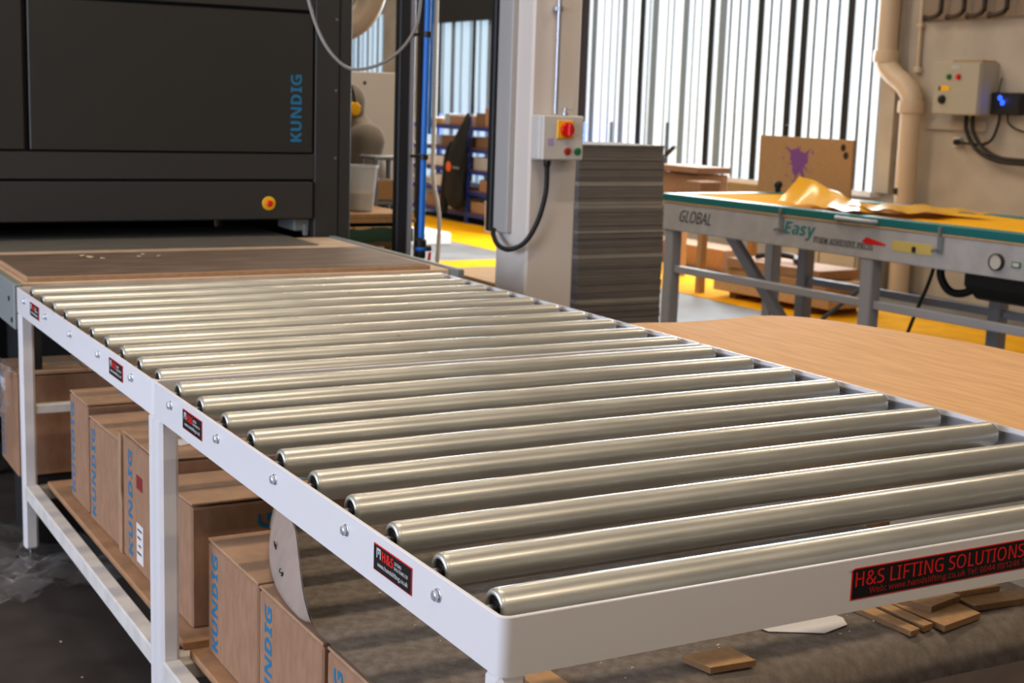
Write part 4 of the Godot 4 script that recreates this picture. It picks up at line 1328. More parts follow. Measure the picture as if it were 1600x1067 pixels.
# ------------------------------------------------------------------ right wall fittings
func build_right_wall() -> void:
	# cream drainpipe with an offset
	var t := thing("drainpipe", "fat cream drainpipe with a swan neck offset at the window edge", "pipe", Vector3(7.66, 0, -7.15))
	var st := mb()
	tube(st, [Vector3(7.66, 4.55, -7.47), Vector3(7.66, 1.93, -7.47)], 0.085, 20)
	part("upper_pipe", st, "cream_pipe", t)
	st = mb()
	tube(st, smooth_path([Vector3(7.66, 1.93, -7.47), Vector3(7.66, 1.84, -7.46), Vector3(7.66, 1.75, -7.36), Vector3(7.66, 1.68, -7.24), Vector3(7.66, 1.58, -7.155), Vector3(7.66, 1.45, -7.15)], 5), 0.085, 20)
	part("offset_bend", st, "cream_pipe", t)
	st = mb()
	tube(st, [Vector3(7.66, 1.52, -7.15), Vector3(7.66, 0.0, -7.13)], 0.083, 20)
	part("lower_pipe", st, "cream_pipe", t)
	for q in [[1.90, -7.47], [1.50, -7.15]]:
		st = mb()
		lathe(st, [Vector2(0.085, -0.05), Vector2(0.10, -0.045), Vector2(0.104, 0.0), Vector2(0.10, 0.05), Vector2(0.085, 0.055)], Vector3(7.66, q[0], q[1]), Vector3.UP, 22)
		part("coupling", st, "cream_pipe", t)
	st = mb()
	for y in [0.83]:
		box(st, Vector3(7.575, y, -7.16), Vector3(0.02, 0.05, 0.04), 0.004)
	part("clip", st, "black_plastic", t)
	st = base_at(Vector3(7.77, 1.78, -7.22))
	tube(st, [Vector3(7.77, 4.5, -7.24), Vector3(7.77, 1.8, -7.22)], 0.016, 10)
	box(st, Vector3(7.775, 1.8, -7.22), Vector3(0.05, 0.05, 0.06), 0.006)
	box(st, Vector3(7.775, 2.15, -7.222), Vector3(0.05, 0.03, 0.06), 0.006)
	solo("wall_conduit", st, "cream_pipe", "thin cream conduit on the wall between the drainpipe and the pipe stubs", "conduit")
	# pier trim beside the window
	off = Vector3.ZERO
	st = mb()
	wall_box(st, Vector3(7.74, 0.79, -7.58), Vector3(7.8, 3.6, -7.42))
	struct("trim_5", st, "plaster")
	# brown pipe stubs
	var kz := [-7.0, -6.765, -6.56, -6.345]
	var pos := ["leftmost, beside the conduit", "second from the left", "third from the left", "rightmost, thickest looking"]
	for k in 4:
		st = base_at(Vector3(7.70, 2.2, kz[k]))
		var z: float = kz[k]
		tube(st, smooth_path([Vector3(7.70, 3.1, z + 0.05), Vector3(7.70, 2.32, z + 0.05), Vector3(7.70, 2.235, z + 0.035), Vector3(7.70, 2.205, z - 0.03), Vector3(7.70, 2.20, z - 0.11)], 5), 0.019, 12)
		lathe(st, [Vector2(0.024, 0), Vector2(0.024, 0.02), Vector2(0.0, 0.02)], Vector3(7.70, 2.20, z - 0.10), Vector3.FORWARD, 12)
		bar(st, Vector3(7.70, 2.8, z + 0.05), Vector3(7.80, 2.8, z + 0.05), 0.02, 0.02)
		solo("pipe_stub", st, "brown_pipe", "dark brown bent pipe stub high on the wall, %s of four" % pos[k], "pipe", "bent pipe stubs on the wall")
	# control cabinet
	var c := thing("control_cabinet", "beige grey control cabinet on the wall with green and red lamps", "cabinet", Vector3(7.7, 1.455, -6.63))
	st = mb()
	box(st, Vector3(7.705, 1.652, -6.63), Vector3(0.19, 0.40, 0.46), 0.008)
	part("cabinet_body", st, "cabinet_grey", c)
	st = mb()
	box(st, Vector3(7.603, 1.652, -6.63), Vector3(0.02, 0.392, 0.452), 0.006)
	var dr := part("cabinet_door", st, "cabinet_grey", c)
	for q in [[-6.70, 1.74, "green_plastic"], [-6.605, 1.74, "red_plastic"]]:
		st = mb()
		lathe(st, [Vector2(0.022, 0), Vector2(0.022, 0.008), Vector2(0.016, 0.022), Vector2(0, 0.025)], Vector3(7.593, q[1], q[0]), Vector3.LEFT, 16)
		part("pilot_lamp", st, q[2], dr)
	st = mb()
	box(st, Vector3(7.592, 1.815, -6.64), Vector3(0.004, 0.03, 0.09), 0.001)
	part("name_plate", st, "press_grey", dr)
	st = mb()
	box(st, Vector3(7.592, 1.652, -6.735), Vector3(0.004, 0.04, 0.09), 0.001)
	part("warning_label", st, "yellow_plastic", dr)
	st = mb()
	box(st, Vector3(7.591, 1.652, -6.79), Vector3(0.004, 0.035, 0.022), 0.001)
	part("label_symbol", st, "black_plastic", dr)
	st = mb()
	lathe(st, [Vector2(0.036, 0), Vector2(0.036, 0.008), Vector2(0.03, 0.02), Vector2(0.014, 0.024), Vector2(0.014, 0.035), Vector2(0, 0.036)], Vector3(7.593, 1.567, -6.755), Vector3.LEFT, 18)
	part("rotary_switch", st, "black_plastic", dr)
	st = base_at(Vector3(7.72, 1.852, -6.6))
	box(st, Vector3(7.72, 1.860, -6.58), Vector3(0.15, 0.014, 0.30), 0.003)
	solo("wooden_lath", st, "mdf", "thin tan lath lying on top of the control cabinet", "lath")
	# black box with two blue lamps
	var r := thing("black_unit", "small black unit with two glowing blue rings beside the control cabinet", "control unit", Vector3(7.76, 1.465, -6.25))
	st = mb()
	box(st, Vector3(7.755, 1.547, -6.245), Vector3(0.09, 0.165, 0.27), 0.008)
	part("unit_case", st, "black_plastic", r)
	for q in [Vector2(-6.29, 1.59), Vector2(-6.262, 1.553)]:
		st = mb()
		lathe(st, [Vector2(0.010, 0), Vector2(0.010, 0.003), Vector2(0.018, 0.003), Vector2(0.018, 0)], Vector3(7.7095, q.y, q.x), Vector3.LEFT, 18)
		part("lamp_ring", st, "led_blue", r)
	st = mb()
	tube(st, [Vector3(7.76, 1.62, -6.36), Vector3(7.76, 1.74, -6.335)], 0.006, 8)
	part("aerial", st, "black_plastic", r)
	var ol := OmniLight3D.new()
	ol.name = "lamp_light"
	ol.light_color = Color(0.2, 0.4, 1.0)
	ol.light_energy = 0.004
	ol.light_size = 0.018
	ol.omni_range = 12.0
	ol.omni_attenuation = 2.0
	ol.shadow_enabled = true
	ol.position = Vector3(7.69, 1.57, -6.276) - r.position
	r.add_child(ol)
	# socket, trunking, cables
	st = base_at(Vector3(7.78, 1.36, -6.85))
	box(st, Vector3(7.785, 1.37, -6.78), Vector3(0.03, 0.075, 0.62), 0.003)
	solo("cable_trunking", st, "plaster", "short flat cream trunking on the wall below the control cabinet", "trunking")
	var so := thing("wall_socket", "white wall socket with a black plug left of the looping cables", "socket", Vector3(7.78, 1.2, -6.72))
	st = mb()
	box(st, Vector3(7.78, 1.243, -6.74), Vector3(0.04, 0.075, 0.075), 0.006)
	part("socket_plate", st, "light_box", so)
	st = mb()
	box(st, Vector3(7.74, 1.243, -6.71), Vector3(0.05, 0.045, 0.05), 0.01)
	part("plug", st, "black_plastic", so)
	var cab := [
		[[Vector3(7.70, 1.46, -6.60), Vector3(7.70, 1.33, -6.58), Vector3(7.70, 1.20, -6.47), Vector3(7.70, 1.13, -6.30), Vector3(7.70, 1.11, -6.05), Vector3(7.70, 1.12, -5.2), Vector3(7.70, 1.13, -1.0)], 0.017, "thick outer black cable sweeping down from the control cabinet to the right"],
		[[Vector3(7.70, 1.46, -6.53), Vector3(7.70, 1.34, -6.52), Vector3(7.70, 1.23, -6.43), Vector3(7.70, 1.155, -6.28), Vector3(7.70, 1.135, -6.05), Vector3(7.70, 1.15, -5.2), Vector3(7.70, 1.16, -1.0)], 0.016, "inner black cable running inside the thicker one below the control cabinet"],
		[[Vector3(7.74, 1.243, -6.69), Vector3(7.74, 1.235, -6.55), Vector3(7.74, 1.235, -6.45), Vector3(7.74, 1.28, -6.36), Vector3(7.75, 1.40, -6.32), Vector3(7.755, 1.47, -6.32)], 0.011, "thin black cable from the wall socket up to the black unit"],
		[[Vector3(7.75, 1.47, -6.24), Vector3(7.75, 1.40, -6.22), Vector3(7.75, 1.35, -6.10), Vector3(7.75, 1.34, -5.9), Vector3(7.76, 1.36, -5.3), Vector3(7.76, 1.36, -1.0)], 0.008, "thinnest black cable leaving the black unit towards the right"]]
	for q in cab:
		st = base_at(q[0][0])
		tube(st, smooth_path(q[0], 7), q[1], 10)
		solo("wall_cable", st, "black_rubber", q[2], "cable")

# ------------------------------------------------------------------ background left of the column
func build_left_background() -> void:
	# dark stanchion and service pipes
	var st := base_at(Vector3(1.87, 0, -4.32))
	box(st, Vector3(1.862, 2.3, -4.32), Vector3(0.05, 4.6, 0.05), 0.004)
	solo("stanchion", st, "steel_dark", "black square stanchion standing behind the right edge of the sander", "post")
	st = base_at(Vector3(1.905, 0, -4.31))
	box(st, Vector3(1.9075, 2.3, -4.33), Vector3(0.028, 4.6, 0.03), 0.004)
	solo("light_conduit", st, "alu_light", "pale grey vertical conduit fixed to the black stanchion", "conduit")
	var t := thing("air_line", "bright blue compressed air pipe with a black regulator and red tap", "pipe", Vector3(1.945, 0.75, -4.25))
	st = mb()
	tube(st, [Vector3(1.922, 0.835, -4.22), Vector3(1.945, 3.9, -4.22)], 0.0145, 14)
	part("blue_pipe", st, "pipe_blue", t)
	st = mb()
	lathe(st, [Vector2(0.012, 0), Vector2(0.02, 0.004), Vector2(0.022, 0.02), Vector2(0.018, 0.05), Vector2(0.024, 0.055), Vector2(0.024, 0.085), Vector2(0.016, 0.09), Vector2(0.012, 0.1)], Vector3(1.921, 0.755, -4.22), Vector3.UP, 18)
	tube(st, [Vector3(1.921, 0.80, -4.22), Vector3(1.965, 0.805, -4.21)], 0.013, 10)
	part("regulator", st, "black_plastic", t)
	st = mb()
	lathe(st, [Vector2(0.024, 0), Vector2(0.0255, 0.004), Vector2(0.0255, 0.012), Vector2(0.024, 0.016)], Vector3(1.921, 0.793, -4.22), Vector3.UP, 18)
	part("blue_band", st, "pipe_blue", t)
	st = mb()
	tube(st, [Vector3(1.921, 0.76, -4.22), Vector3(1.921, 0.2, -4.22)], 0.010, 10)
	part("drop_pipe", st, "black_plastic", t)
	st = mb()
	bar(st, Vector3(1.945, 0.735, -4.19), Vector3(1.95, 0.79, -4.188), 0.012, 0.012, 0.003)
	part("tap_handle", st, "red_plastic", t)
	for y in [1.2, 1.72, 2.5]:
		st = mb()
		lathe(st, [Vector2(0.015, -0.012), Vector2(0.021, -0.01), Vector2(0.021, 0.01), Vector2(0.015, 0.012)], Vector3(1.922 + (y - 0.835) * 0.0075, y, -4.22), Vector3.UP, 14)
		bar(st, Vector3(1.93, y, -4.235), Vector3(1.91, y, -4.315), 0.012, 0.012)
		part("pipe_clip", st, "black_plastic", t)
	# second service post further back
	st = base_at(Vector3(2.73, 0, -5.95))
	box(st, Vector3(2.735, 2.3, -5.95), Vector3(0.035, 4.6, 0.05), 0.004)
	solo("slim_post", st, "steel_dark", "slim dark post right of the bright blue air pipe", "post")
	st = base_at(Vector3(2.765, 0, -5.93))
	tube(st, [Vector3(2.765, 1.25, -5.90), Vector3(2.77, 4.5, -5.90)], 0.013, 10)
	solo("thin_blue_pipe", st, "pipe_blue", "thin blue pipe running up the slim dark post", "pipe")
	st = base_at(Vector3(2.80, 0, -5.9))
	tube(st, smooth_path([Vector3(2.80, 2.6, -5.91), Vector3(2.80, 1.3, -5.91), Vector3(2.80, 1.0, -5.90), Vector3(2.835, 0.75, -5.88), Vector3(2.815, 0.3, -5.88), Vector3(2.83, 0.02, -5.88)], 6), 0.012, 12)
	solo("pale_hose", st, "light_box", "pale hose hanging down beside the slim dark post", "hose")
	# pale plank lying on the floor
	st = base_at(Vector3(5.4, 0, -11.6))
	box(st, Vector3(5.42, 0.06, -11.7), Vector3(0.55, 0.12, 0.7), 0.01)
	solo("floor_plank", st, "paper", "pale block lying on the floor right of the blue air pipe", "block")
	# cream partition behind the person
	var p := thing("partition_panel", "cream partition panel standing behind the stooping person", "partition", Vector3(2.5, 0, -7.05))
	st = mb()
	box(st, Vector3(2.45, 0.82, -7.05), Vector3(1.28, 1.56, 0.04), 0.004)
	part("panel", st, "paper", p)
	for x in [1.9, 2.95]:
		st = mb()
		box(st, Vector3(x, 0.02, -7.05), Vector3(0.06, 0.04, 0.4), 0.004)
		part("foot", st, "alu", p)
	st = mb()
	lathe(st, [Vector2(0.012, 0), Vector2(0.01, 0.004), Vector2(0, 0.005)], Vector3(2.86, 1.53, -7.03), Vector3.BACK, 10)
	part("hole_plug", st, "black_plastic", p)
	# pale pier between the small window and the stanchion
	off = Vector3.ZERO
	st = mb()
	wall_box(st, Vector3(7.72, 0, -17.62), Vector3(7.8, 4.6, -16.95))
	struct("trim_6", st, "plaster")
	# big extraction duct
	st = base_at(Vector3(2.1, 1.78, -5.23))
	tube(st, smooth_path([Vector3(2.2, 3.6, -5.25), Vector3(2.17, 2.2, -5.25), Vector3(2.13, 1.97, -5.24), Vector3(2.06, 1.83, -5.24), Vector3(1.92, 1.76, -5.24), Vector3(1.66, 1.74, -5.24)], 6), 0.066, 20)
	solo("extraction_duct", st, "cream_pipe", "fat cream extraction duct bending down into the back of the sander", "duct")
	# clear hose hanging in a loop
	st = base_at(Vector3(1.33, 1.552, -3.63))
	tube(st, smooth_path([Vector3(1.19, 2.3, -3.76), Vector3(1.197, 1.9, -3.75), Vector3(1.205, 1.798, -3.744), Vector3(1.236, 1.67, -3.702), Vector3(1.283, 1.585, -3.658), Vector3(1.343, 1.549, -3.623), Vector3(1.438, 1.579, -3.569), Vector3(1.526, 1.669, -3.537), Vector3(1.569, 1.812, -3.54), Vector3(1.59, 2.3, -3.56)], 6), 0.006, 10)
	solo("grey_hose", st, "clear_hose", "thin grey hose hanging in a loop in front of the sander corner", "hose")
	for e in [Vector3(1.19, 2.3, -3.76), Vector3(1.59, 2.3, -3.56)]:
		st = base_at(e)
		tube(st, [e, e + Vector3(0, 2.3, 0)], 0.006, 8)
		solo("hose_hanger", st, "alu", "thin rod holding up one end of the looped grey hose", "hanger", "rods above the looped hose")
	# bench behind the sander
	var b := thing("timber_bench", "rough timber bench with square legs behind the sander", "bench", Vector3(1.95, 0, -5.0))
	for z in [-4.72, -5.75]:
		st = mb()
		bar(st, Vector3(1.68, 0.80, z), Vector3(2.06, 0.80, z), 0.09, 0.075, 0.004)
		part("beam", st, "pale_wood", b)
		for x in [1.72, 2.02]:
			st = mb()
			box(st, Vector3(x, 0.38, z), Vector3(0.07, 0.76, 0.07), 0.004)
			part("leg", st, "pale_wood", b)
	for k in 4:
		st = mb()
		box(st, Vector3(1.73 + 0.096 * k, 0.849, -5.23), Vector3(0.092, 0.022, 1.2), 0.003)
		part("plank", st, "pale_wood", b)
	st = base_at(Vector3(1.9, 0.862, -4.85))
	slab(st, 16, 14, func(u: float, v: float) -> Vector3:
		var z := lerpf(-5.3, -4.58, u)
		var x := lerpf(1.68, 2.07, v)
		var y := 0.868
		if z > -4.64:
			y -= (z + 4.64) * 1.3
			z = -4.62 + 0.006 * sin(v * 14.0)
		return Vector3(x, y + 0.004 * sin(v * 11.0 + u * 8.0), z), 0.002)
	solo("green_cloth", st, "green_cloth", "dark green cloth draped over the timber bench behind the sander", "cloth")
	st = base_at(Vector3(1.9, 0.876, -5.0))
	for k in 2:
		box(st, Vector3(1.895, 0.888 + 0.022 * k, -4.98), Vector3(0.38 - 0.03 * k, 0.021, 0.72), 0.002)
	solo("tan_boards", st, "mdf", "two tan boards lying on the green cloth under the plastic tub", "boards")
	var bk := thing("plastic_tub", "translucent white plastic tub half full of tan powder", "tub", Vector3(1.87, 0.922, -4.78))
	st = mb()
	lathe(st, [Vector2(0, 0), Vector2(0.058, 0), Vector2(0.062, 0.004), Vector2(0.080, 0.20), Vector2(0.086, 0.202), Vector2(0.086, 0.212), Vector2(0.077, 0.212), Vector2(0.060, 0.008), Vector2(0, 0.006)], Vector3(1.87, 0.922, -4.78), Vector3.UP, 32)
	part("tub_wall", st, "bucket_plastic", bk)
	st = mb()
	lathe(st, [Vector2(0, 0.008), Vector2(0.0585, 0.008), Vector2(0.065, 0.085), Vector2(0.04, 0.09), Vector2(0, 0.094)], Vector3(1.87, 0.922, -4.78), Vector3.UP, 28)
	part("tan_powder", st, "powder", bk)
	# grey wire rack with small boxes
	var rk := thing("steel_rack", "grey steel rack with tan trays right of the plastic tub", "rack", Vector3(2.17, 0, -5.2))
	for x in [2.095, 2.245]:
		for z in [-5.29, -5.11]:
			st = mb()
			box(st, Vector3(x, 0.58, z), Vector3(0.022, 1.16, 0.022), 0.003)
			part("upright", st, "alu", rk)
	for y in [0.25, 0.62, 0.93, 1.15]:
		st = mb()
		box(st, Vector3(2.17, y, -5.2), Vector3(0.17, 0.018, 0.2), 0.003)
		part("shelf", st, "alu", rk)
	for q in [[Vector3(2.17, 0.99, -5.2), Vector3(0.12, 0.10, 0.15), "mdf", "tan tray on the middle shelf of the steel rack"], [Vector3(2.17, 0.69, -5.2), Vector3(0.12, 0.12, 0.15), "paper", "white box on the lower shelf of the steel rack"]]:
		st = base_at(q[0])
		box(st, q[0] + Vector3(0, 0.001, 0), q[1], 0.004)
		solo("tray", st, q[2], q[3], "tray")
	# cartons on the sill beyond the press
	var n := 0
	for q in [[Vector3(6.3, 0.80, -8.15), Vector3(0.3, 0.22, 0.50), "long tan carton beyond the far end of the press"], [Vector3(6.28, 0.945, -8.18), Vector3(0.34, 0.05, 0.62), "flat tan board on top of the carton beyond the press"], [Vector3(6.1, 0.78, -7.76), Vector3(0.2, 0.18, 0.2), "small open tan box right of the long carton beyond the press"]]:
		st = base_at(q[0] - Vector3(0, q[1].y * 0.5, 0))
		box(st, q[0], q[1], 0.006)
		solo("tan_carton", st, "card", q[2], "carton")
		n += 1
	var tb := thing("side_table", "plain wooden side table beyond the press carrying tan cartons", "table", Vector3(6.25, 0, -8.05))
	st = mb()
	box(st, Vector3(6.25, 0.672, -8.08), Vector3(0.62, 0.036, 1.1), 0.004)
	part("table_top", st, "pale_wood", tb)
	for x in [6.0, 6.5]:
		for z in [-8.55, -7.6]:
			st = mb()
			box(st, Vector3(x, 0.327, z), Vector3(0.06, 0.654, 0.06), 0.004)
			part("leg", st, "mdf", tb)
	# upright clamps along the window
	for q in [[Vector3(6.4, 0, -9.58), 1.29, "thin black clamp standing upright before the left part of the window"], [Vector3(6.4, 0, -8.71), 1.31, "dark clamp bar standing upright just right of the grey sheet stack"], [Vector3(6.65, 0, -7.45), 1.33, "short dark rod showing above the splashed board"]]:
		var cl := thing("clamp", q[2], "clamp", q[0])
		st = mb()
		bar(st, q[0], q[0] + Vector3(0, q[1], 0), 0.018, 0.03, 0.003)
		part("clamp_bar", st, "steel_dark", cl)
		st = mb()
		bar(st, q[0] + Vector3(0, q[1] - 0.28, 0.0), q[0] + Vector3(0, q[1] - 0.20, 0.12), 0.03, 0.03, 0.004)
		part("clamp_jaw", st, "steel_dark", cl)
	# timber on the floor below the window
	var k2 := 0
	for q in [[Vector3(6.3, 0.10, -6.85), Vector3(0.5, 0.09, 1.2), "pale_wood", 0.1, "thick pale timber lowest in the pile beyond the press legs"], [Vector3(6.3, 0.19, -6.85), Vector3(0.4, 0.085, 1.1), "mdf", 0.05, "brown timber in the middle of the pile beyond the press legs"], [Vector3(6.32, 0.272, -6.9), Vector3(0.42, 0.075, 0.95), "board_tan", 0.12, "topmost tan timber of the pile beyond the press legs"], [Vector3(7.2, 0.1005, -9.4), Vector3(0.34, 0.20, 1.5), "card", 0.0, "long tan carton on the floor against the window wall"]]:
		st = base_at(q[0] - Vector3(0, q[1].y * 0.5, 0))
		box(st, q[0], q[1], 0.005, Basis(Vector3.UP, q[3]))
		solo("timber", st, q[2], q[4], "timber")
	for z in [-7.25, -6.45]:
		st = base_at(Vector3(6.3, 0.0, z))
		box(st, Vector3(6.3, 0.0265, z), Vector3(0.5, 0.053, 0.08), 0.004)
		solo("bearer", st, "mdf_edge", "brown bearer under the %s end of the timber pile beyond the press" % ("far" if z < -7.0 else "near"), "bearer")
	st = base_at(Vector3(6.3, 0.31, -6.9))
	tube(st, smooth_path([Vector3(6.22, 0.332, -7.2), Vector3(6.3, 0.36, -7.05), Vector3(6.35, 0.35, -6.9), Vector3(6.28, 0.335, -6.8), Vector3(6.35, 0.333, -6.7)], 5), 0.022, 10)
	solo("dark_strap", st, "steel_brown", "dark red brown strap bundle on the timber pile", "strap")
	# cream cupboard by the wall below the drainpipe
	var cu := thing("wall_cupboard", "cream floor cupboard against the wall seen under the press", "cupboard", Vector3(7.55, 0, -7.75))
	st = mb()
	box(st, Vector3(7.58, 0.33, -7.78), Vector3(0.40, 0.66, 0.9), 0.008)
	part("cupboard_body", st, "plaster", cu)
	for z in [-8.0, -7.56]:
		st = mb()
		box(st, Vector3(7.372, 0.34, z), Vector3(0.018, 0.58, 0.42), 0.004)
		var d2 := part("door", st, "plaster", cu)
		st = mb()
		bar(st, Vector3(7.355, 0.40, z + 0.1), Vector3(7.355, 0.40, z + 0.16), 0.016, 0.016, 0.003)
		part("handle", st, "black_plastic", d2)

# ------------------------------------------------------------------ shelving with boxes, hanging jacket
func build_shelving() -> void:
	var t := thing("shelf_unit", "blue framed shelving with brown boards along the far window", "shelving", Vector3(7.25, 0, -13.5))
	var st := mb()
	var zs := [-15.3, -13.52, -11.8]
	for z in zs:
		for x in [7.0, 7.5]:
			st = mb()
			box(st, Vector3(x, 0.62, z), Vector3(0.045, 1.24, 0.05), 0.004)
			part("upright", st, "shelf_blue", t)
	for i in 2:
		var z0: float = zs[i] + 0.03
		var z1: float = zs[i + 1] - 0.03
		for y in [1.105, 0.85, 0.60, 0.355, 0.10]:
			for x in [7.0, 7.5]:
				st = mb()
				bar(st, Vector3(x, y, z0), Vector3(x, y, z1), 0.035, 0.04, 0.003)
				part("beam", st, "shelf_blue", t)
			st = mb()
			box(st, Vector3(7.25, y + 0.027, (z0 + z1) * 0.5), Vector3(0.53, 0.014, z1 - z0), 0.003)
			part("shelf_board", st, "shelf_brown", t)
	var G := "boxes and tubs on the blue shelving"
	var items := [
		[1.14, -12.95, 0.42, 0.21, "card", "large brown carton with a white label on the top shelf, by the column"],
		[1.14, -13.28, 0.20, 0.15, "card_edge", "small dark brown carton left of the labelled one on the top shelf"],
		[1.14, -13.85, 0.40, 0.11, "card", "low tan carton in the middle of the top shelf"],
		[1.14, -14.12, 0.12, 0.13, "alu_light", "grey tin on the top shelf left of the tan cartons"],
		[1.14, -14.62, 0.70, 0.07, "mdf", "long flat tan carton at the left end of the top shelf"],
		[0.885, -13.15, 0.42, 0.13, "card_edge", "dark brown carton on the second shelf, right bay"],
		[0.885, -13.95, 0.60, 0.12, "card_edge", "long dark brown carton on the second shelf, left bay"],
		[0.885, -14.4, 0.14, 0.12, "alu_light", "grey tin on the second shelf, left bay"],
		[0.635, -12.75, 1.30, 0.15, "press_grey", "long grey box on the third shelf, right bay"],
		[0.635, -14.3, 0.9, 0.12, "paper", "long white box on the third shelf, left bay"],
		[0.39, -13.1, 0.30, 0.14, "card", "brown carton on the fourth shelf, right of the blue upright"],
		[0.39, -12.65, 0.50, 0.15, "card_top", "printed tan carton on the fourth shelf beside the column"],
		[0.39, -14.35, 0.42, 0.14, "paper", "white tub on the fourth shelf, left bay"],
		[0.135, -14.45, 0.36, 0.15, "card", "brown carton on the bottom shelf, left end"],
		[0.135, -13.9, 0.30, 0.15, "paper", "white box on the bottom shelf behind the hanging jacket"],
		[0.135, -13.15, 0.60, 0.13, "card_top", "tan carton on the bottom shelf, right bay"]]
	for q in items:
		var b := thing("shelf_carton", q[5], "carton", Vector3(7.2, q[0] - 0.001, q[1]), G)
		st = mb()
		box(st, Vector3(7.19, q[0] + q[3] * 0.5 - 0.0008, q[1]), Vector3(0.36, q[3], q[2]), 0.006)
		part("carton_body", st, q[4], b)
		st = mb()
		box(st, Vector3(7.19, q[0] + q[3] + 0.0005, q[1]), Vector3(0.05, 0.002, q[2] * 0.98), 0.0005)
		part("tape", st, "tape", b)
		if q[2] > 0.4 and q[3] > 0.14 and q[4] != "press_grey":
			st = mb()
			box(st, Vector3(7.0085, q[0] + q[3] * 0.55, q[1] + 0.02), Vector3(0.002, q[3] * 0.4, q[2] * 0.35), 0.0005)
			part("paper_label", st, "paper", b)
	var bin := thing("floor_bin", "pale box standing on the floor in front of the shelving by the column", "box", Vector3(6.75, 0, -12.25))
	st = mb()
	box(st, Vector3(6.75, 0.165, -12.25), Vector3(0.24, 0.33, 0.28), 0.01)
	part("box_body", st, "light_box", bin)
	st = mb()
	box(st, Vector3(6.75, 0.337, -12.25), Vector3(0.252, 0.02, 0.292), 0.005)
	part("lid", st, "light_box", bin)
	# jacket
	var j := thing("hanging_jacket", "black jacket with a round orange badge hanging from the blue shelving", "jacket", Vector3(6.88, 0.15, -13.6))
	st = mb()
	var body := [[1.285, -13.32, 0.025, 0.02], [1.20, -13.36, 0.05, 0.035], [1.10, -13.42, 0.085, 0.05], [0.98, -13.49, 0.12, 0.065], [0.86, -13.55, 0.16, 0.08], [0.72, -13.59, 0.185, 0.085], [0.58, -13.61, 0.195, 0.085], [0.44, -13.61, 0.205, 0.085], [0.30, -13.59, 0.20, 0.08], [0.20, -13.57, 0.15, 0.06], [0.165, -13.56, 0.07, 0.03]]
	loft(st, body, 6.88, 28, 3.0)
	part("jacket_body", st, "jacket", j)
	st = mb()
	var sl := [[0.95, -13.62, 0.05, 0.05], [0.85, -13.70, 0.07, 0.06], [0.70, -13.75, 0.075, 0.06], [0.50, -13.80, 0.07, 0.06], [0.32, -13.84, 0.065, 0.055], [0.17, -13.85, 0.06, 0.05], [0.10, -13.84, 0.04, 0.035]]
	loft(st, sl, 6.86, 18, 2.0)
	part("sleeve", st, "jacket", j)
	st = mb()
	lathe(st, [Vector2(0, 0), Vector2(0.062, 0), Vector2(0.06, 0.006), Vector2(0, 0.008)], Vector3(6.795, 0.66, -13.62), Vector3.LEFT, 22)
	part("badge", st, "orange_badge", j)
	st = mb()
	box(st, Vector3(6.79, 0.655, -13.43), Vector3(0.004, 0.025, 0.16), 0.001)
	part("chest_print", st, "alu", j)
	st = mb()
	tube(st, [Vector3(6.88, 1.275, -13.33), Vector3(6.985, 1.29, -13.4), Vector3(6.985, 1.2, -13.5)], 0.008, 8)
	part("hanging_loop", st, "jacket", j)

func loft(st: SurfaceTool, secs: Array, x: float, seg: int, folds: float) -> void:    # sections [y, z, half width along z, half depth along x]
	var dense := []
	for i in secs.size() - 1:
		for k in 3:
			var w := k / 3.0
			var a: Array = secs[i]
			var b: Array = secs[i + 1]
			dense.append([lerpf(a[0], b[0], w), lerpf(a[1], b[1], w), lerpf(a[2], b[2], w), lerpf(a[3], b[3], w)])
	dense.append(secs[-1])
	var rings := []
	for i in dense.size():
		var s: Array = dense[i]
		var ring := []
		for k in seg:
			var a := TAU * k / seg
			var f := 1.0 + 0.07 * sin(a * folds + i * 0.35) + 0.04 * sin(a * 5.0 - i * 0.6)
			ring.append(Vector3(x + cos(a) * s[3] * f, s[0], s[1] + sin(a) * s[2] * f))
		rings.append(ring)
	st.set_smooth_group(1)
	for i in rings.size() - 1:
		for k in seg:
			var k2 := (k + 1) % seg
			quad_o(st, rings[i][k], rings[i][k2], rings[i + 1][k2], rings[i + 1][k], rings[i][k] - Vector3(x, rings[i][k].y, dense[i][1]))
	for e in [0, rings.size() - 1]:
		var c := Vector3.ZERO
		for p in rings[e]: c += p / seg
		for k in seg:
			tri_o(st, c, rings[e][k], rings[e][(k + 1) % seg], Vector3(0, 1 if e == 0 else -1, 0))
	st.set_smooth_group(-1)

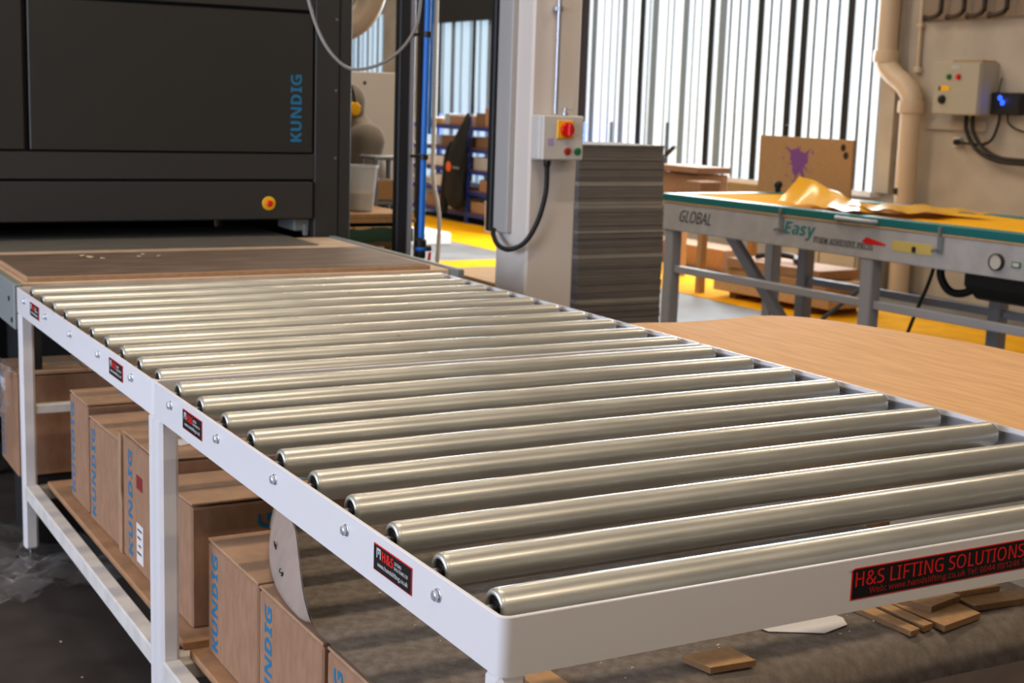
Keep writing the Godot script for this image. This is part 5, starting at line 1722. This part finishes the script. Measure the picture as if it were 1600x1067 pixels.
# ------------------------------------------------------------------ small things on the floor
func build_small_things() -> void:
	var nz := FastNoiseLite.new()
	nz.frequency = 5.0
	nz.seed = 4
	var st := base_at(Vector3(0.05, 0, -2.95))
	slab(st, 34, 26, func(u: float, v: float) -> Vector3:
		var x := lerpf(-0.75, 0.30, v)
		var z := lerpf(-3.25, -2.52 - 0.15 * v, u)
		var h := 0.10 * absf(nz.get_noise_2d(x * 1.6, z * 1.6)) + 0.05 * absf(nz.get_noise_2d(x * 5.0, z * 5.0))
		h += 0.16 * clampf((-2.9 - z) / 0.35, 0.0, 1.0) * clampf((0.05 - x) / 0.5, 0.0, 1.0)
		return Vector3(x + 0.02 * nz.get_noise_2d(z * 4.0, x * 3.0), 0.006 + h, z), 0.0)
	solo("plastic_film", st, "clear_film", "crumpled clear plastic film on the dark floor by the far conveyor leg", "plastic film")
	st = base_at(Vector3(-0.08, 0.35, -3.12))
	slab(st, 24, 26, func(u: float, v: float) -> Vector3:
		var a := TAU * v
		var y := lerpf(0.34, 0.74, u)
		var r := 0.13 * sin(PI * clampf(u * 0.94 + 0.05, 0, 1)) + 0.02
		r *= 1.0 + 0.5 * nz.get_noise_3d(cos(a) * 0.5, u * 1.2, sin(a) * 0.5)
		return Vector3(-0.16 + sin(a) * r * 1.1, y, -3.18 + cos(a) * r), 0.0)
	solo("wrapped_bundle", st, "clear_film", "bundle of crinkled clear plastic hanging below the infeed table side", "plastic film")
	for k in 45:
		var p := Vector3(rng.randf_range(-0.9, 0.5), 0.0, rng.randf_range(-2.6, -1.2))
		st = base_at(p)
		var s := rng.randf_range(0.003, 0.009)
		box(st, p + Vector3(0, s * 0.3, 0), Vector3(s * 1.6, s * 0.6, s), s * 0.15, Basis(Vector3.UP, rng.randf() * 3.0))
		solo("floor_crumb", st, "chip", "tiny pale chip of wood on the dark floor left of the conveyor", "wood chip", "wood chips on the dark floor")
	for q in [[Vector3(0.90, TOP + 0.0005, -2.62), 0.4], [Vector3(0.45, TOP + 0.0005, -2.03), 0.9], [Vector3(0.72, TOP + 0.0005, -1.87), 0.2]]:
		st = base_at(q[0])
		box(st, q[0] + Vector3(0, 0.001, 0), Vector3(0.006, 0.002, 0.035), 0.0008, Basis(Vector3.UP, q[1]))
		solo("wood_splinter", st, "chip", "pale wood splinter lying on the far rollers", "splinter", "splinters on the far rollers")

# ------------------------------------------------------------------ the person behind the sander
func nets(bones: Array, cell: float, k: float, sub := []) -> SurfaceTool:
	# bones: [a, b, ra, rb]; tapered capsules joined with a smooth minimum, meshed as surface nets
	var lo := Vector3(1e9, 1e9, 1e9)
	var hi := -lo
	for b in bones:
		var r: float = maxf(b[2], b[3]) + 3.0 * cell
		for e in 2:
			lo = lo.min(b[e] - Vector3.ONE * r)
			hi = hi.max(b[e] + Vector3.ONE * r)
	var n := Vector3i(((hi - lo) / cell).ceil()) + Vector3i.ONE
	var F := PackedFloat32Array()
	F.resize(n.x * n.y * n.z)
	F.fill(1.0)
	for pass_i in 2:
		for b in (bones if pass_i == 0 else sub):
			var a: Vector3 = b[0]
			var c: Vector3 = b[1]
			var ra: float = b[2]
			var rb: float = b[3]
			var m := maxf(ra, rb) + k * 1.5 + 2.0 * cell
			var i0 := Vector3i(((a.min(c) - Vector3.ONE * m - lo) / cell).floor()).clamp(Vector3i.ZERO, n - Vector3i.ONE)
			var i1 := Vector3i(((a.max(c) + Vector3.ONE * m - lo) / cell).ceil()).clamp(Vector3i.ZERO, n - Vector3i.ONE)
			var ab := c - a
			var l2 := maxf(ab.length_squared(), 1e-9)
			for z in range(i0.z, i1.z + 1):
				for y in range(i0.y, i1.y + 1):
					for x in range(i0.x, i1.x + 1):
						var p := lo + Vector3(x, y, z) * cell
						var t := clampf((p - a).dot(ab) / l2, 0.0, 1.0)
						var d := (p - a - ab * t).length() - lerpf(ra, rb, t)
						var id := x + n.x * (y + n.y * z)
						var f := F[id]
						if pass_i == 0:
							var h := maxf(k - absf(f - d), 0.0) / k
							F[id] = minf(f, d) - h * h * k * 0.25
						else:
							F[id] = maxf(f, -d)
	var vid := {}
	var V := PackedVector3Array()
	var st := mb()
	st.set_smooth_group(1)
	var sx := 1
	var sy := n.x
	var sz := n.x * n.y
	for z in n.z - 1:
		for y in n.y - 1:
			for x in n.x - 1:
				var id := x + sy * y + sz * z
				var f0 := F[id]
				if absf(f0) > 2.0 * cell: continue
				var sum := Vector3.ZERO
				var cnt := 0
				var c8 := [f0, F[id + 1], F[id + sy], F[id + sy + 1], F[id + sz], F[id + sz + 1], F[id + sz + sy], F[id + sz + sy + 1]]
				for e in [[0, 1], [2, 3], [4, 5], [6, 7], [0, 2], [1, 3], [4, 6], [5, 7], [0, 4], [1, 5], [2, 6], [3, 7]]:
					var fa: float = c8[e[0]]
					var fb: float = c8[e[1]]
					if (fa < 0.0) != (fb < 0.0):
						var t := fa / (fa - fb)
						var pa := Vector3(e[0] & 1, (e[0] >> 1) & 1, e[0] >> 2)
						var pb := Vector3(e[1] & 1, (e[1] >> 1) & 1, e[1] >> 2)
						sum += pa.lerp(pb, t)
						cnt += 1
				if cnt:
					vid[id] = V.size()
					V.append(lo + (Vector3(x, y, z) + sum / cnt) * cell)
	for id in vid:
		var f0 := F[id]
		for ax in 3:
			var s: int = [sx, sy, sz][ax]
			var f1 := F[id + s]
			if (f0 < 0.0) == (f1 < 0.0): continue
			var s1: int = [sy, sz, sx][ax]
			var s2: int = [sz, sx, sy][ax]
			if not (vid.has(id - s1) and vid.has(id - s2) and vid.has(id - s1 - s2)): continue
			var A := V[vid[id]]
			var B := V[vid[id - s1]]
			var C := V[vid[id - s1 - s2]]
			var D := V[vid[id - s2]]
			if f0 < 0.0: quad(st, A, B, C, D)
			else: quad(st, A, D, C, B)
	return st

func hand_bones(w: Vector3, fwd: Vector3, palm: Vector3, thumb_side: Vector3) -> Array:
	# w wrist; fwd along the fingers; palm the way the palm faces; thumb_side towards the thumb
	var out := []
	var kn := []
	for i in 4:
		kn.append(w + fwd * (0.088 - 0.006 * absf(i - 1.2)) + thumb_side * (0.030 - 0.020 * i))
		out.append([w + fwd * 0.02 + thumb_side * (0.016 - 0.011 * i), kn[i], 0.0135, 0.0105])
	var ln := [0.066, 0.075, 0.069, 0.054]
	for i in 4:
		var d1 := (fwd + palm * 0.35).normalized()
		var d2 := (fwd * 0.75 + palm * 0.8).normalized()
		var d3 := (fwd * 0.35 + palm).normalized()
		var p1: Vector3 = kn[i] + d1 * ln[i] * 0.45
		var p2: Vector3 = p1 + d2 * ln[i] * 0.32
		out.append([kn[i], p1, 0.0098, 0.009])
		out.append([p1, p2, 0.009, 0.0083])
		out.append([p2, p2 + d3 * ln[i] * 0.23, 0.0083, 0.0072])
	var t0 := w + fwd * 0.028 + thumb_side * 0.022
	var t1 := t0 + (thumb_side * 0.8 + fwd * 0.6 + palm * 0.3).normalized() * 0.042
	var t2 := t1 + (fwd * 0.9 + thumb_side * 0.25 + palm * 0.5).normalized() * 0.032
	out.append([t0, t1, 0.0135, 0.0105])
	out.append([t1, t2, 0.0105, 0.0095])
	out.append([t2, t2 + (fwd + palm * 0.6).normalized() * 0.02, 0.0095, 0.008])
	return out

func build_person() -> void:
	var base := Vector3(2.24, 0, -5.62)
	var t := thing("person", "stooping person in a grey brown hooded top with yellow ear defenders", "person", base)
	var F := Vector3(-0.98, 0, 0.12).normalized()          # the way the person faces
	var Lf := Vector3(0.12, 0, 0.98).normalized()          # the person's left, towards the camera
	var hip := base + Vector3(0.06, 0.88, 0)
	var chest := Vector3(2.165, 1.14, -5.60)
	var neck := Vector3(2.135, 1.27, -5.60)
	var head := Vector3(2.122, 1.387, -5.60)
	var skin := [[neck + Vector3(0.01, -0.02, 0), head + Vector3(0, -0.05, 0), 0.055, 0.058]]
	skin.append([head + Vector3(0.02, 0.03, 0), head + Vector3(-0.02, 0.035, 0), 0.084, 0.082])
	skin.append([head + F * 0.045 + Vector3(0, -0.03, 0), head + F * 0.05 + Vector3(0, -0.075, 0), 0.055, 0.036])
	skin.append([head + F * 0.088 + Vector3(0, 0.005, 0), head + F * 0.108 + Vector3(0, -0.028, 0), 0.009, 0.015])
	skin.append([head + F * 0.086 + Vector3(0, -0.056, 0) - Lf * 0.016, head + F * 0.086 + Vector3(0, -0.056, 0) + Lf * 0.016, 0.010, 0.010])
	skin.append([head + F * 0.072 + Vector3(0, 0.022, 0) - Lf * 0.032, head + F * 0.072 + Vector3(0, 0.022, 0) + Lf * 0.032, 0.015, 0.015])
	for s: float in [-1.0, 1.0]:
		skin.append([head + Lf * s * 0.08 + Vector3(0.01, 0.015, 0), head + Lf * s * 0.082 + Vector3(0.008, -0.02, 0), 0.013, 0.010])
	# sleeves and body (clothes follow the body)
	var top := [[hip + Vector3(0, 0.02, 0), chest, 0.135, 0.155], [chest, neck + Vector3(0.03, -0.035, 0), 0.155, 0.085], [hip + Lf * 0.06, hip - Lf * 0.06, 0.125, 0.125], [chest + Lf * 0.09 + Vector3(0.015, 0.04, 0), chest - Lf * 0.09 + Vector3(0.015, 0.04, 0), 0.11, 0.11]]
	top.append([head + Vector3(0.07, -0.05, 0), chest + Vector3(0.07, 0.09, 0), 0.05, 0.10])
	var legs := []
	var hands := []
	for s: float in [1.0, -1.0]:
		var sh := chest + Lf * s * 0.175 + Vector3(0.005, 0.085, 0)
		var el := sh + Vector3(-0.05, -0.265, 0) + Lf * s * 0.035
		var wr := Vector3(1.985, 0.935, el.z - 0.03 * s)
		top.append([chest + Lf * s * 0.10 + Vector3(0.01, 0.07, 0), sh, 0.09, 0.078])
		top.append([sh, el, 0.074, 0.056])
		top.append([el, wr + (el - wr) * 0.12, 0.056, 0.042])
		hands.append(hand_bones(wr, (Vector3(-1, -0.18, 0)).normalized(), Vector3(-0.15, -1, 0).normalized(), -Lf * s))
		var hj := hip + Lf * s * 0.09 + Vector3(0, -0.03, 0)
		var kn := hj + F * 0.07 + Vector3(0, -0.40, 0)
		var an := Vector3(kn.x + 0.07, 0.10, kn.z)
		legs.append([hj, kn, 0.098, 0.068])
		legs.append([kn, an, 0.068, 0.052])
		legs.append([an, Vector3(an.x, 0.085, an.z), 0.055, 0.055])
		var st0 := nets([[an + Vector3(0.02, -0.03, 0), an + Vector3(0.02, 0.03, 0), 0.052, 0.055], [an + Vector3(0.025, -0.055, 0), an + F * 0.16 + Vector3(0, -0.062, 0), 0.044, 0.036]], 0.010, 0.02)
		part("boot", st0, "boot", t)
	legs.append([hip + Lf * 0.08, hip - Lf * 0.08, 0.118, 0.118])
	# a hood lying behind the neck
	top.append([neck + Vector3(0.045, 0.0, 0) + Lf * 0.05, neck + Vector3(0.045, 0.0, 0) - Lf * 0.05, 0.055, 0.055])
	part("body", nets(skin, 0.006, 0.018), "skin", t)
	for h in hands:
		part("hand", nets(h, 0.0035, 0.006), "skin", t)
	part("hooded_top", nets(top, 0.014, 0.04), "hoodie", t)
	part("trousers", nets(legs, 0.014, 0.03), "trousers", t)
	part("cap", nets([[head + Vector3(0.022, 0.045, 0), head + Vector3(-0.012, 0.055, 0), 0.088, 0.084], [head + Vector3(0.05, -0.01, 0), head + Vector3(0.045, 0.03, 0), 0.066, 0.07]], 0.008, 0.02, [[head + F * 0.13 + Vector3(0, -0.02, 0), head + F * 0.12 + Vector3(0, 0.03, 0), 0.062, 0.05]]), "hoodie", t)
	var st := mb()
	for s: float in [-1.0, 1.0]:
		st = mb()
		lathe(st, [Vector2(0, -0.004), Vector2(0.030, -0.004), Vector2(0.038, 0.004), Vector2(0.038, 0.016), Vector2(0.030, 0.030), Vector2(0, 0.034)], head + Lf * s * 0.085 + Vector3(0.008, -0.004, 0), Lf * s, 20)
		part("ear_defender", st, "yellow_plastic", t)
	st = mb()
	var arc := []
	for k in 13:
		var a := PI * k / 12.0
		arc.append(head + Vector3(0.008, 0.0, 0) + Lf * cos(a) * 0.108 + Vector3(0, sin(a) * 0.146, 0))
	tube(st, arc, 0.006, 8)
	part("headband", st, "black_plastic", t)
	for s: float in [-1.0, 1.0]:
		st = mb()
		var c := head + F * 0.079 + Vector3(0, 0.008, 0) + Lf * s * 0.031
		lathe(st, [Vector2(0, -0.011), Vector2(0.007, -0.008), Vector2(0.0105, -0.002), Vector2(0.0105, 0.002), Vector2(0.007, 0.008), Vector2(0, 0.011)], c, F, 14)
		var ey := part("eye", st, "eye_white", t)
		st = mb()
		lathe(st, [Vector2(0.005, 0.0085), Vector2(0.0045, 0.0105), Vector2(0, 0.0115)], c, F, 12)
		part("pupil", st, "black_plastic", ey)
	# the tan board the person works on
	st = base_at(Vector3(1.9, 0.868, -5.55))
	box(st, Vector3(1.88, 0.875, -5.60), Vector3(0.30, 0.014, 0.36), 0.002)
	solo("work_board", st, "mdf", "small tan board on the timber bench under the person's hands", "board")
